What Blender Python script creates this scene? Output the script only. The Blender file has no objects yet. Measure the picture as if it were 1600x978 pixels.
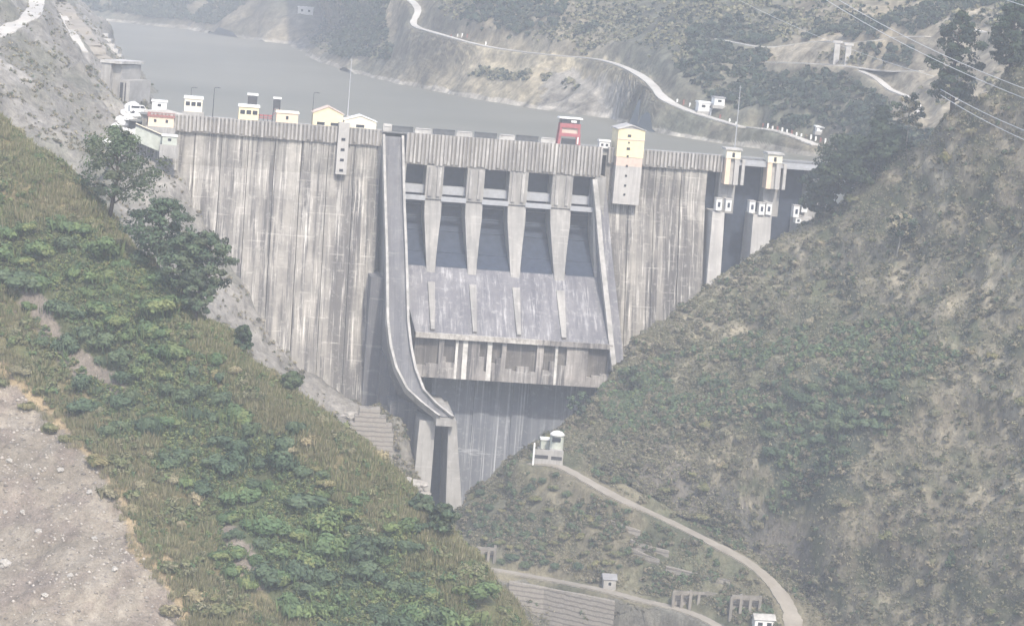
import bpy, math, random
import numpy as np
from mathutils import Vector, Matrix
from mathutils.bvhtree import BVHTree
random.seed(7); RNG = np.random.default_rng(11)
sc = bpy.context.scene
COL = sc.collection
# ------------------------------------------------------------------ camera model (photo pixels 1600x978)
FPX, CX, CY = 4000.0, 800.0, 489.0
PHI, ROLL = 0.1235, math.radians(4.75)
F = np.array([0, math.cos(PHI), -math.sin(PHI)]); U0 = np.array([0, math.sin(PHI), math.cos(PHI)]); X0 = np.array([1.0, 0, 0])
R = X0*math.cos(ROLL)+U0*math.sin(ROLL); U = -X0*math.sin(ROLL)+U0*math.cos(ROLL)
def ray(px, py): return F+R*((px-CX)/FPX)-U*((py-CY)/FPX)
def P(px, py, Y):
    d = ray(px, py); return d*(Y/d[1])
def Pz(px, py, z):
    d = ray(px, py); return d*(z/d[2])
def proj(p):
    p = np.asarray(p, float); f = p@F
    return CX+FPX*(p@R)/f, CY-FPX*(p@U)/f
cam = bpy.data.cameras.new('camera'); cam.lens = 36*FPX/1600; cam.sensor_width = 36; cam.sensor_fit = 'HORIZONTAL'
cam.clip_start = 1; cam.clip_end = 30000
co = bpy.data.objects.new('camera', cam); COL.objects.link(co); sc.camera = co
co.matrix_world = Matrix([[R[0], U[0], -F[0], 0], [R[1], U[1], -F[1], 0], [R[2], U[2], -F[2], 0], [0, 0, 0, 1]])
# ------------------------------------------------------------------ light
sc.view_settings.view_transform = 'Standard'; sc.view_settings.look = 'None'; sc.view_settings.gamma = 1
sc.view_settings.exposure = 0.98
SUN = Vector((0.20, -0.66, 0.76)).normalized()
w = bpy.data.worlds.new('World'); sc.world = w; w.use_nodes = True
sky = w.node_tree.nodes.new('ShaderNodeTexSky'); sky.sky_type = 'NISHITA'; sky.sun_disc = False
sky.sun_elevation = math.asin(SUN.z); sky.sun_rotation = math.atan2(SUN.x, SUN.y)
sky.dust_density = 2.5
bg = w.node_tree.nodes['Background']; bg.inputs[1].default_value = 0.15
w.node_tree.links.new(sky.outputs[0], bg.inputs[0])
sl = bpy.data.lights.new('sun', 'SUN'); sl.energy = 2.5; sl.angle = math.radians(2.0); sl.color = (1, 0.92, 0.79)
so = bpy.data.objects.new('sun', sl); COL.objects.link(so); so.rotation_euler = SUN.to_track_quat('Z', 'Y').to_euler()
so.location = (300, -200, 500)
# ------------------------------------------------------------------ node helpers
class NT:
    def __init__(s, name):
        s.m = bpy.data.materials.new(name); s.m.use_nodes = True; s.t = s.m.node_tree; s.n = s.t.nodes
        s.b = s.n['Principled BSDF']; s.b.inputs['Specular IOR Level'].default_value = 0.2
    def node(s, typ, **kw):
        x = s.n.new(typ)
        for k, v in kw.items():
            if k.startswith('i_'): s.put(x.inputs[k[2:]], v)
            else: setattr(x, k, v)
        return x
    def put(s, sock, v):
        if hasattr(v, 'is_output'): s.t.links.new(v, sock)
        else:
            if isinstance(v, (tuple, list)) and len(v) == 3 and sock.type == 'RGBA': v = (*v, 1)
            sock.default_value = v
    def coord(s, scale=(1, 1, 1), kind='Object'):
        tc = s.node('ShaderNodeTexCoord'); mp = s.node('ShaderNodeMapping'); s.t.links.new(tc.outputs[kind], mp.inputs[0])
        mp.inputs['Scale'].default_value = scale; return mp.outputs[0]
    def noise(s, vec, scale, detail=4, rough=.6):
        x = s.node('ShaderNodeTexNoise', i_Scale=scale, i_Detail=detail, i_Roughness=rough); s.put(x.inputs['Vector'], vec); return x.outputs['Fac']
    def ramp(s, fac, stops):
        x = s.node('ShaderNodeValToRGB'); s.put(x.inputs[0], fac); e = x.color_ramp.elements
        while len(e) < len(stops): e.new(0.5)
        for a, (p, c) in zip(e, stops):
            a.position = p; a.color = (*c, 1) if not isinstance(c, (int, float)) else (c, c, c, 1)
        return x.outputs[0]
    def mix(s, a, b, f, mode='MIX'):
        x = s.node('ShaderNodeMix', data_type='RGBA', blend_type=mode); s.put(x.inputs[0], f); s.put(x.inputs[6], a); s.put(x.inputs[7], b); return x.outputs[2]
    def math(s, op, a, b=0.0, c=None):
        x = s.node('ShaderNodeMath', operation=op); s.put(x.inputs[0], a); s.put(x.inputs[1], b)
        if c is not None: s.put(x.inputs[2], c)
        return x.outputs[0]
    def attr(s, name): return s.node('ShaderNodeAttribute', attribute_name=name).outputs['Color']
    def bump(s, h, dist, strength=1.0):
        x = s.node('ShaderNodeBump', i_Strength=strength, i_Distance=dist); s.put(x.inputs['Height'], h); s.t.links.new(x.outputs[0], s.b.inputs['Normal'])
    def done(s, color, rough=.85):
        s.put(s.b.inputs['Base Color'], color); s.put(s.b.inputs['Roughness'], rough); return s.m
def paint(name, c, rough=.6, var=.25, scale=.6):
    t = NT(name); v = t.coord(); n = t.noise(v, scale, 5, .65)
    d = tuple(x*(1-var) for x in c); l = tuple(min(.9, x*(1+var*.5)) for x in c)
    return t.done(t.ramp(n, [(.3, d), (.7, l)]), rough)
def streaky(name, base, pale, dark, su=.35, sz=.02, lift=3.0, blocks=None, paleness=.6, darkness=.6, joints=.35):
    """weathered concrete: water stains and lime runs down the face, pour joints, monolith-to-monolith tone"""
    t = NT(name); v3 = t.coord((1, 1, 1))
    n1 = t.noise(t.coord((su, .05, sz)), 1.0, 5, .65); n2 = t.noise(t.coord((su*2.4, .1, sz*1.3)), 1.0, 5, .7); n3 = t.noise(v3, .09, 6, .65); n4 = t.noise(t.coord((su*.3, .02, sz*.9)), 1.0, 3, .5); n5 = t.noise(v3, .5, 5, .7)
    brk = t.ramp(t.noise(t.coord((su*.8, .1, sz*5)), 1.0, 4, .6), [(.38, 0), (.55, 1)])
    c = t.mix(base, dark, t.math('MULTIPLY', t.ramp(n4, [(.46, 0), (.6, 1)]), darkness*.8))
    if blocks:
        sep = t.node('ShaderNodeSeparateXYZ'); t.put(sep.inputs[0], v3)
        bi = t.math('FLOOR', t.math('DIVIDE', sep.outputs[0], blocks)); wn = t.node('ShaderNodeTexWhiteNoise', noise_dimensions='1D'); t.put(wn.inputs['W'], bi)
        up = t.math('GREATER_THAN', sep.outputs[2], t.math('MULTIPLY_ADD', wn.outputs['Value'], -28.0, -10.0)); c = t.mix(c, pale, t.math('MULTIPLY', up, .22))
        wn2 = t.node('ShaderNodeTexWhiteNoise', noise_dimensions='1D'); t.put(wn2.inputs['W'], t.math('ADD', t.math('FLOOR', t.math('DIVIDE', sep.outputs[0], blocks*.37)), 91.3))
        c = t.mix(c, dark, t.math('MULTIPLY', wn2.outputs['Value'], .4))
    c = t.mix(c, dark, t.math('MULTIPLY', t.ramp(n1, [(.48, 0), (.6, 1)]), darkness))
    c = t.mix(c, pale, t.math('MULTIPLY', t.math('MULTIPLY', t.ramp(n2, [(.52, 0), (.64, 1)]), brk), paleness))
    sepz = t.node('ShaderNodeSeparateXYZ'); t.put(sepz.inputs[0], v3); fr = t.math('FRACT', t.math('DIVIDE', sepz.outputs[2], lift)); ln = t.math('LESS_THAN', fr, .16)
    nb = t.noise(t.coord((.12, .05, .5)), 1.0, 4, .65); c = t.mix(c, pale, t.math('MULTIPLY', t.math('MULTIPLY', ln, t.ramp(nb, [(.54, 0), (.62, 1)])), joints))
    c = t.mix(c, dark, t.ramp(n3, [(.38, .5), (.62, 0)])); c = t.mix(c, pale, t.ramp(n5, [(.55, 0), (.75, .3)]))
    t.bump(n3, .4, .5); return t.done(c, .9)
M = {}
M['dam'] = streaky('weathered_concrete', (.39, .365, .325), (.82, .785, .72), (.10, .094, .09), su=.5, sz=.016, blocks=14.0, paleness=.8, darkness=.95, joints=.3)
M['rib'] = streaky('ribbed_concrete', (.46, .44, .415), (.76, .74, .70), (.2, .19, .185), su=.5, sz=.04, lift=4, paleness=.7, joints=.1)
M['pier'] = streaky('pier_concrete', (.40, .385, .36), (.6, .58, .54), (.2, .195, .19), su=.6, sz=.04, lift=2.5, paleness=.35)
M['face'] = streaky('spillway_concrete', (.235, .23, .24), (.72, .71, .70), (.11, .11, .125), su=.4, sz=.009, lift=9, paleness=.5, joints=.1)
M['lip'] = streaky('stained_lip_concrete', (.40, .37, .345), (.80, .78, .74), (.08, .075, .075), su=.5, sz=.03, lift=5, paleness=.5, darkness=.9)
M['stain'] = streaky('dark_stained_concrete', (.17, .155, .14), (.36, .34, .31), (.06, .055, .055), su=.6, sz=.03, lift=6, paleness=.4)
M['groove_shade'] = streaky('groove_shade_concrete', (.30, .28, .25), (.45, .43, .39), (.15, .14, .13), su=.4, sz=.05, lift=5, paleness=.3)  # stained concrete, toned darker to put groove shade between the ribs into colour
M['apron'] = streaky('wet_concrete', (.2, .21, .235), (.72, .74, .76), (.12, .13, .155), su=.42, sz=.006, lift=30, paleness=.85)
M['coping'] = paint('pale_coping', (.52, .505, .48), .8, .4, .25)
M['lipcoping'] = paint('lime_coping', (.68, .66, .62), .85, .5, .15)
M['limestain'] = streaky('lime_stained_lip', (.60, .575, .53), (.78, .75, .70), (.25, .23, .21), su=.6, sz=.3, lift=8, paleness=.5, darkness=.7)
M['oldcoping'] = paint('weathered_coping', (.43, .415, .39), .85, .45, .2)
M['oldconc'] = streaky('old_concrete', (.30, .275, .245), (.42, .4, .36), (.15, .14, .125), su=.5, sz=.1, lift=3, paleness=.3, darkness=.6)
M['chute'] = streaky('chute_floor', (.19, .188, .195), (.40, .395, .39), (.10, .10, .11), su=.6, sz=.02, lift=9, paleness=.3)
M['conc'] = streaky('plain_concrete', (.42, .41, .39), (.6, .59, .57), (.24, .23, .22), su=.5, sz=.06, lift=3, paleness=.3, darkness=.5)
M['towerconc'] = streaky('tower_concrete', (.55, .53, .50), (.7, .68, .65), (.33, .32, .31), su=.8, sz=.05, lift=4, paleness=.3, darkness=.4)
M['steel'] = paint('dark_steel', (.044, .057, .086), .5, .35, .4)
M['beam'] = paint('beam_grey', (.40, .41, .43), .7, .15)
M['cream'] = paint('cream_paint', (.86, .79, .63), .7, .12)
M['yellow'] = paint('yellow_paint', (.86, .74, .48), .7, .12)
M['peach'] = paint('peach_paint', (.84, .66, .50), .7, .12)
M['white'] = paint('white_paint', (.8, .8, .78), .6, .1)
M['palegreen'] = paint('pale_green_render', (.5, .53, .47), .8, .2)
M['glass'] = paint('dark_window', (.03, .035, .045), .25, .2)
M['redroof'] = paint('dull_red_roof', (.28, .12, .10), .7, .3)
M['pinkroof'] = paint('pinkish_roof', (.66, .53, .45), .7, .15)
M['greyroof'] = paint('grey_roof', (.30, .30, .31), .7, .2)
M['rail'] = paint('grey_railing', (.11, .115, .12), .6, .25)
M['red'] = paint('red_steel', (.40, .13, .14), .5, .2)
M['dark'] = paint('dark_grey', (.06, .06, .065), .6, .3)
M['pole'] = paint('galvanised', (.42, .43, .45), .5, .1)
M['cable'] = paint('cable_metal', (.55, .56, .57), .4, .05)
M['bark'] = paint('bark', (.10, .08, .065), .9, .4, 1.5)
M['palebark'] = paint('pale_bark', (.30, .28, .25), .9, .3, 1.5)
M['boulder'] = paint('boulder_stone', (.36, .35, .34), .9, .45, .5)
M['palerock'] = paint('pale_rock', (.44, .415, .38), .9, .35, .4)
def banded(name, a, b, period):
    t = NT(name); v = t.coord(); s = t.node('ShaderNodeSeparateXYZ'); t.put(s.inputs[0], v)
    n = t.noise(v, .25, 4, .6); z = t.math('MULTIPLY_ADD', n, 1.2, s.outputs[2])
    f = t.math('LESS_THAN', t.math('FRACT', t.math('DIVIDE', z, period)), .3)
    c = t.mix(a, b, f); n2 = t.noise(v, 1.1, 5, .7); c = t.mix(c, b, t.ramp(n2, [(.45, 0), (.75, .7)]))
    t.bump(n2, .3); return t.done(c, .9)
M['gabion'] = banded('gabion_courses', (.33, .30, .265), (.19, .175, .155), 1.6)
t = NT('road_dust'); v = t.coord(); n = t.noise(v, .12, 6, .7); M['road'] = t.done(t.ramp(n, [(.3, (.24, .215, .18)), (.7, (.36, .33, .285))]), .95)
t = NT('far_road'); v = t.coord(); n = t.noise(v, .05, 6, .7); M['farroad'] = t.done(t.ramp(n, [(.3, (.38, .36, .33)), (.65, (.55, .53, .49))]), .95)
t = NT('deck_asphalt'); v = t.coord(); n = t.noise(v, .3, 6, .7); M['deck'] = t.done(t.ramp(n, [(.3, (.13, .13, .13)), (.7, (.24, .24, .23))]), .95)
# terrain: the attribute 'ground' carries the colour of the soil or rock; noise breaks it up
def terrain_mat(name, sc1=.035, sc2=.3, contrast=.6, strat=0):
    t = NT(name); v = t.coord(); a = t.attr('ground'); n1 = t.noise(v, sc1, 7, .68); n2 = t.noise(v, sc2, 6, .7); n3 = t.noise(t.coord((1, 1, .35)), sc2*5, 3, .6)
    lo = 1-contrast*.55; hi = 1+contrast*.5
    c = t.mix(a, t.ramp(n1, [(.3, (lo, lo, lo*.98)), (.7, (hi, hi, hi))]), 1.0, 'MULTIPLY')
    c = t.mix(c, t.ramp(n2, [(.3, (lo, lo, lo)), (.7, (hi, hi, hi))]), 1.0, 'MULTIPLY')
    c = t.mix(c, t.ramp(n3, [(.3, (.8, .8, .8)), (.7, (1.15, 1.15, 1.15))]), 1.0, 'MULTIPLY')
    t.bump(t.math('ADD', n2, t.math('MULTIPLY', n3, .4)), 1.2, .8); return t.done(c, .95)
M['near_ground'] = terrain_mat('near_hill_ground', .045, .42, .55)
M['ground'] = terrain_mat('hill_ground', .03, .25, .7)
M['far_ground'] = terrain_mat('far_hill_ground', .015, .12, 1.0)
def leafmat(name, hue=.0):
    t = NT(name); a = t.attr('leaf'); oi = t.node('ShaderNodeObjectInfo')
    c = t.mix(a, t.ramp(oi.outputs['Random'], [(0, (.78, .84, .84)), (.5, (1, 1, 1)), (1, (1.12, 1.06, .98))]), 1.0, 'MULTIPLY')
    t.put(t.b.inputs['Base Color'], c); t.b.inputs['Roughness'].default_value = .7
    tr = t.node('ShaderNodeBsdfTranslucent'); t.put(tr.inputs[0], c); mx = t.node('ShaderNodeMixShader'); mx.inputs[0].default_value = .22
    t.t.links.new(t.b.outputs[0], mx.inputs[1]); t.t.links.new(tr.outputs[0], mx.inputs[2]); t.t.links.new(mx.outputs[0], t.n['Material Output'].inputs[0]); return t.m
M['leaf'] = leafmat('foliage')
t = NT('reservoir_water'); v = t.coord((1, .35, 1)); n = t.noise(v, .15, 4, .6); t.bump(n, .05, .35); t.b.inputs['IOR'].default_value = 1.33; t.b.inputs['Specular IOR Level'].default_value = .16
n2 = t.noise(t.coord((1, .6, 1)), .006, 4, .6); M['water'] = t.done(t.ramp(n2, [(.3, (.15, .145, .115)), (.7, (.215, .205, .165))]), .45)
# ------------------------------------------------------------------ mesh builder
class MB:
    def __init__(s): s.v = []; s.f = []
    def add(s, vs, fs):
        o = len(s.v); s.v += [tuple(map(float, p)) for p in vs]; s.f += [tuple(i+o for i in f) for f in fs]; return s
    def box(s, a, b, taper=0.0):
        (x0, y0, z0), (x1, y1, z1) = a, b; x0, x1 = min(x0, x1), max(x0, x1); y0, y1 = min(y0, y1), max(y0, y1); z0, z1 = min(z0, z1), max(z0, z1)
        k = taper
        return s.add([(x0, y0, z0), (x1, y0, z0), (x1, y1, z0), (x0, y1, z0), (x0+k, y0+k, z1), (x1-k, y0+k, z1), (x1-k, y1-k, z1), (x0+k, y1-k, z1)],
                     [(3, 2, 1, 0), (4, 5, 6, 7), (0, 1, 5, 4), (1, 2, 6, 5), (2, 3, 7, 6), (3, 0, 4, 7)])
    def prism(s, poly, axis, a, b):      # poly in the two other axes, extruded along axis
        n = len(poly)
        def pt(q, c): return (c, q[0], q[1]) if axis == 'x' else ((q[0], c, q[1]) if axis == 'y' else (q[0], q[1], c))
        return s.add([pt(q, a) for q in poly]+[pt(q, b) for q in poly],
                     [tuple(range(n))[::-1], tuple(range(n, 2*n))]+[(i, (i+1) % n, n+(i+1) % n, n+i) for i in range(n)])
    def tube(s, pts, rad, n=6, cap=True):
        pts = [Vector(p) for p in pts]; rs = rad if isinstance(rad, (list, tuple)) else [rad]*len(pts); vs = []; fs = []
        for i, p in enumerate(pts):
            d = (pts[min(i+1, len(pts)-1)]-pts[max(i-1, 0)]).normalized(); a = d.orthogonal() if abs(d.z) > .95 else d.cross(Vector((0, 0, 1))); a.normalize(); b = d.cross(a)
            if i and (a.dot(pa) < 0): a = -a; b = -b
            pa = a
            for k in range(n):
                t_ = 2*math.pi*k/n; vs.append(p+(a*math.cos(t_)+b*math.sin(t_))*rs[i])
        for i in range(len(pts)-1):
            for k in range(n): fs.append((i*n+k, i*n+(k+1) % n, (i+1)*n+(k+1) % n, (i+1)*n+k))
        if cap: fs += [tuple(range(n))[::-1], tuple(range((len(pts)-1)*n, len(pts)*n))]
        return s.add(vs, fs)
    def strip(s, sections, closed=True):  # loft equal-length cross-sections
        m = len(sections[0]); vs = [p for q in sections for p in q]; fs = []
        for i in range(len(sections)-1):
            for k in range(m if closed else m-1): fs.append((i*m+k, i*m+(k+1) % m, (i+1)*m+(k+1) % m, (i+1)*m+k))
        if closed: fs += [tuple(range(m))[::-1], tuple(range((len(sections)-1)*m, len(sections)*m))]
        return s.add(vs, fs)
    def build(s, name, mat, parent=None, smooth=False, fix=True):
        me = bpy.data.meshes.new(name); me.from_pydata(s.v, [], s.f); me.materials.append(mat)
        if fix:
            import bmesh
            bm = bmesh.new(); bm.from_mesh(me); bmesh.ops.recalc_face_normals(bm, faces=bm.faces); bm.to_mesh(me); bm.free()
        if smooth: me.shade_smooth()
        o = bpy.data.objects.new(name, me); COL.objects.link(o); o.parent = parent; return o
def tag(o, label, cat, group=None):
    o['label'] = label; o['category'] = cat
    if group: o['group'] = group
    return o
def thing(name, label, cat, loc=(0, 0, 0), rz=0.0, group=None):
    o = bpy.data.objects.new(name, None); COL.objects.link(o); o.location = Vector(loc); o.rotation_euler = (0, 0, rz); o.empty_display_size = 1
    return tag(o, label, cat, group)
def kind(o, k): o['kind'] = k; return o
def npmesh(name, verts, quads, mat, attr=None, smooth=False):
    me = bpy.data.meshes.new(name); nv, nf = len(verts), len(quads); m = quads.shape[1]
    me.vertices.add(nv); me.vertices.foreach_set('co', verts.astype(np.float32).ravel())
    me.loops.add(nf*m); me.loops.foreach_set('vertex_index', quads.astype(np.int32).ravel())
    me.polygons.add(nf); me.polygons.foreach_set('loop_start', np.arange(nf, dtype=np.int32)*m)
    me.update(calc_edges=True)
    if attr:
        ca = me.attributes.new(attr[0], 'FLOAT_COLOR', 'POINT'); c = np.ones((nv, 4), np.float32); c[:, :3] = attr[1]; ca.data.foreach_set('color', c.ravel())
    me.materials.append(mat)
    if smooth: me.shade_smooth()
    return me
def link(name, me, parent=None):
    o = bpy.data.objects.new(name, me); COL.objects.link(o); o.parent = parent; return o
# ------------------------------------------------------------------ numpy noise
def vnoise(p, seed=0):
    p = np.asarray(p, float); i = np.floor(p).astype(np.int64); f = p-i; f = f*f*f*(f*(f*6-15)+10)
    def h(a):
        n = (a[..., 0]*374761393+a[..., 1]*668265263+a[..., 2]*2147483647+seed*974634777) & 0xFFFFFFFF
        n = ((n ^ (n >> 13))*1274126177) & 0xFFFFFFFF; n = ((n ^ (n >> 15))*2246822519) & 0xFFFFFFFF; return ((n ^ (n >> 16)) & 0xFFFF)/65535.0
    r = 0
    for dx in (0, 1):
        for dy in (0, 1):
            for dz in (0, 1):
                wgt = (f[..., 0] if dx else 1-f[..., 0])*(f[..., 1] if dy else 1-f[..., 1])*(f[..., 2] if dz else 1-f[..., 2])
                r = r+wgt*h(i+np.array([dx, dy, dz]))
    return r*2-1
def fbm(p, scale, octs=5, gain=.5, seed=0):
    r = 0; a = 1; s = 1/scale
    for k in range(octs): r = r+a*vnoise(np.asarray(p)*s+k*17.3, seed+k); a *= gain; s *= 2.03
    return r
def inpoly(x, y, poly):
    x = np.asarray(x, float); y = np.asarray(y, float); r = np.zeros(x.shape, bool); n = len(poly)
    for i in range(n):
        x0, y0 = poly[i]; x1, y1 = poly[(i+1) % n]
        if y0 == y1: continue
        c = ((y0 > y) != (y1 > y)) & (x < (x1-x0)*(y-y0)/(y1-y0)+x0); r ^= c
    return r
# ------------------------------------------------------------------ terrain bodies: a loft through surveyed lines
def catmull(A, n, axis=0):
    """Hermite spline through unevenly spaced lines (chord-length tangents, so it does not overshoot)"""
    A = np.moveaxis(A, axis, 0); m = len(A); dd = np.diff(A, axis=0); h = np.sqrt((dd**2).sum(-1)); h = h.reshape(m-1, -1).mean(1)**.8+1e-6; sh = (-1,)+(1,)*(A.ndim-1)
    sl_ = dd/h.reshape(sh); T = np.empty_like(A); T[0] = sl_[0]; T[-1] = sl_[-1]
    if m > 2: T[1:-1] = (sl_[1:]*h[:-1].reshape(sh)+sl_[:-1]*h[1:].reshape(sh))/(h[1:]+h[:-1]).reshape(sh)
    t_ = np.linspace(0, m-1, n); i = np.clip(np.floor(t_).astype(int), 0, m-2); f = (t_-i).reshape(sh); hh = h[i].reshape(sh)
    r = (2*f**3-3*f*f+1)*A[i]+(f**3-2*f*f+f)*hh*T[i]+(-2*f**3+3*f*f)*A[i+1]+(f**3-f*f)*hh*T[i+1]
    return np.moveaxis(r, 0, axis)
BODIES = {}
ROADS = {}
def carve(A, roads, lower_only=False):
    for key, pts, half in roads:
        if pts is not None:
            b = BVHTree.FromPolygons([Vector(p) for p in A.reshape(-1, 3)], grid(A).tolist()); n = 110; c = catmull(np.array(pts, float), n); ps = []
            for x, y in c:
                h = b.ray_cast(Vector((0, 0, 0)), Vector(ray(x, y)).normalized())
                if h[0] is not None: ps.append(np.array(h[0]))
            ps = np.array(ps)
            for _ in range(14): ps[1:-1] = .25*ps[:-2]+.5*ps[1:-1]+.25*ps[2:]
            ROADS[key] = ps
        ps = ROADS[key]; f = A.reshape(-1, 3); lo, hi = ps.min(0)-half-30, ps.max(0)+half+30; idx = np.nonzero(((f >= lo) & (f <= hi)).all(1))[0]
        d2 = ((f[idx, None, :2]-ps[None, :, :2])**2).sum(2); j = d2.argmin(1); d = np.sqrt(d2[np.arange(len(idx)), j]); t_ = np.clip((d-half-.6)/(half*.8+1.5), 0, 1); t_ = t_*t_*(3-2*t_)
        z = ps[j, 2]-.12; dz = f[idx, 2]-z; ok = np.abs(dz) < (25 if not lower_only else 45)
        if lower_only: ok &= dz > 0
        ii = idx[ok]; f[ii, 2] = (z+dz*t_)[ok]
        A = f.reshape(A.shape)
    return A
def grid(A):
    nv, nu = A.shape[:2]; idx = np.arange(nu*nv).reshape(nv, nu); return np.stack([idx[:-1, :-1], idx[:-1, 1:], idx[1:, 1:], idx[1:, :-1]], -1).reshape(-1, 4)
def body(name, rows, nu, nv, mat, noise, colour, roads=(), lower=()):
    """rows: (R,C,3) points in space; noise: list of (scale, amplitude, octaves)"""
    A = catmull(catmull(np.array(rows, float), nv, 0), nu, 1)
    du = np.gradient(A, axis=1); dv = np.gradient(A, axis=0); nn = np.cross(du, dv); nn /= np.linalg.norm(nn, axis=2, keepdims=True)+1e-9
    nn[nn[..., 2] < 0] *= -1; nn = nn+np.array([0, 0, .5]); nn /= np.linalg.norm(nn, axis=2, keepdims=True)
    d = 0
    for k, (s_, a_, o_) in enumerate(noise): d = d+a_*fbm(A, s_, o_, .5, 31*k+len(name))
    A = A+nn*d[..., None]
    A = carve(A, roads); A = carve(A, lower, True)
    px, py = proj(A.reshape(-1, 3)); col = colour(A.reshape(-1, 3), px, py)
    q = grid(A)
    me = npmesh(name, A.reshape(-1, 3), q, mat, ('ground', col), True); o = kind(link(name, me), 'structure')
    BODIES[name] = dict(A=A, n=nn, bvh=BVHTree.FromPolygons([Vector(p) for p in A.reshape(-1, 3)], [tuple(x) for x in q.tolist()]))
    return o
def hit(px, py, only=None):
    d = Vector(ray(px, py)).normalized(); best = None
    for k, b in BODIES.items():
        if only and k not in only: continue
        h = b['bvh'].ray_cast(Vector((0, 0, 0)), d)
        if h[0] is not None and (best is None or h[3] < best[1]): best = (h[0], h[3])
    return best[0] if best else None
def drop(p, only):
    best = None
    for k in only:
        h = BODIES[k]['bvh'].ray_cast(Vector((p[0], p[1], 600)), Vector((0, 0, -1)))
        if h[0] is not None and (best is None or h[0].z > best.z): best = h[0]
    return best
def lin(*c): return np.array(c, float)
def mixc(c, m, new): return c*(1-m[:, None])+np.array(new)*m[:, None]
def soft(px, py, poly, p=None, jit=18, seed=3):
    if p is not None:
        j = fbm(p, 9, 3, .6, seed)*jit; k = fbm(p+50, 9, 3, .6, seed+5)*jit; return inpoly(px+j, py+k, poly).astype(float)
    return inpoly(px, py, poly).astype(float)
def offs(row, v): return [p+np.array(v, float) for p in row]
# -- left near hill
K = 1.45
ridge = [(-330, -70, 480), (-150, 70, 465), (-20, 185, 450), (90, 268, 438), (200, 372, 426), (285, 470, 415), (390, 560, 405), (490, 660, 396), (590, 755, 388), (680, 838, 380), (770, 935, 372), (850, 1035, 364), (980, 1180, 350)]
SCREE = [(-400, 520), (0, 590), (40, 620), (75, 650), (110, 690), (160, 740), (190, 800), (215, 860), (250, 910), (290, 985), (380, 1200), (-400, 1300)]
THICKET = [(-50, 285), (40, 300), (110, 345), (170, 400), (235, 425), (270, 480), (262, 540), (330, 600), (420, 680), (470, 720), (560, 800), (640, 860), (720, 1000), (480, 1000), (380, 880), (300, 760), (215, 690), (160, 640), (95, 560), (30, 470), (-50, 420)]
BARE = [[(40, 440), (75, 470), (110, 540), (190, 590), (195, 620), (150, 610), (100, 570), (60, 520), (20, 490)], [(335, 820), (360, 815), (420, 900), (400, 925), (350, 880)], [(240, 330), (290, 380), (270, 395), (225, 360)]]
def left_col(p, px, py):
    p = p/K
    g = fbm(p, 16, 4, .55, 2); c = np.zeros((len(px), 3))+lin(.19, .172, .10)
    c = mixc(c, np.clip(g*.9+.3, 0, 1), (.20, .165, .095)); c = mixc(c, np.clip(-g-.1, 0, 1), (.09, .115, .05))
    c = mixc(c, soft(px, py, THICKET, p)*.8, (.06, .08, .04))
    for b in BARE: c = mixc(c, soft(px, py, b, p, 10)*.85, (.24, .205, .18))
    sx, sy = px-14, py+26
    c = mixc(c, inpoly(px-20+fbm(p, 7, 3, .6, 9)*14, py+22, SCREE).astype(float), (.33, .26, .165))
    c = mixc(c, soft(px, py, SCREE, p, 12, 4), (.255, .222, .18))
    g3 = fbm(p*np.array([1, .35, 1]), 3.5, 4, .6, 77); s_ = soft(px, py, SCREE, p, 12, 4); c = mixc(c, s_*np.clip(g3, 0, .6), (.20, .165, .145)); c = mixc(c, s_*np.clip(-g3-.1, 0, .6), (.32, .285, .24))
    return c
r0 = [P(a, b, Y*K) for a, b, Y in ridge]
def front(dx, dy, dY): return [P(a+dx*s_, b+dy*s_, (Y-dY)*K) for (a, b, Y), s_ in zip(ridge, np.linspace(1.1, .8, len(ridge)))]
rows = [front(-620, 760, 86), front(-430, 520, 56), front(-260, 315, 33), front(-110, 130, 13), r0, offs(r0, (6, 17, -9)), offs(r0, (18, 50, -48)), offs(r0, (34, 95, -135))]
body('left_hillside', rows, 380, 300, M['near_ground'], [(85, 5.5, 3), (20, 2.2, 4), (4.5, .5, 3)], left_col)
# -- right hill, down to the foot of the cliff above the road
rid = [(700, 805, 905), (800, 712, 902), (878, 650, 902), (915, 622, 908), (955, 580, 920), (1000, 536, 932), (1050, 492, 942), (1105, 444, 952), (1180, 398, 958), (1262, 342, 956), (1340, 290, 940), (1430, 232, 915), (1530, 165, 890), (1650, 75, 865), (1850, -90, 830)]
m1 = [(715, 815, 896), (805, 722, 894), (882, 664, 893), (920, 650, 897), (965, 620, 905), (1015, 590, 912), (1075, 560, 915), (1140, 525, 915), (1220, 490, 910), (1310, 450, 900), (1400, 400, 885), (1490, 350, 865), (1590, 290, 845), (1700, 215, 825), (1900, 60, 790)]
m2 = [(725, 825, 890), (812, 735, 888), (885, 685, 886), (925, 680, 886), (975, 670, 888), (1030, 665, 885), (1095, 650, 880), (1165, 630, 872), (1245, 610, 862), (1335, 590, 848), (1430, 560, 830), (1530, 520, 812), (1640, 470, 795), (1760, 400, 775), (1960, 250, 740)]
m3 = [(735, 835, 884), (818, 745, 883), (890, 712, 880), (935, 724, 877), (990, 745, 871), (1050, 765, 864), (1120, 780, 855), (1190, 790, 842), (1265, 790, 826), (1355, 785, 806), (1455, 770, 786), (1560, 740, 766), (1680, 700, 748), (1810, 640, 728), (2010, 500, 700)]
m4 = [(745, 845, 887), (822, 752, 887), (893, 738, 884), (938, 758, 879), (993, 783, 872), (1058, 812, 863), (1130, 846, 851), (1200, 885, 835), (1262, 940, 813), (1350, 960, 780), (1460, 970, 752), (1580, 960, 728), (1710, 930, 708), (1850, 880, 690), (2060, 760, 660)]
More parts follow.
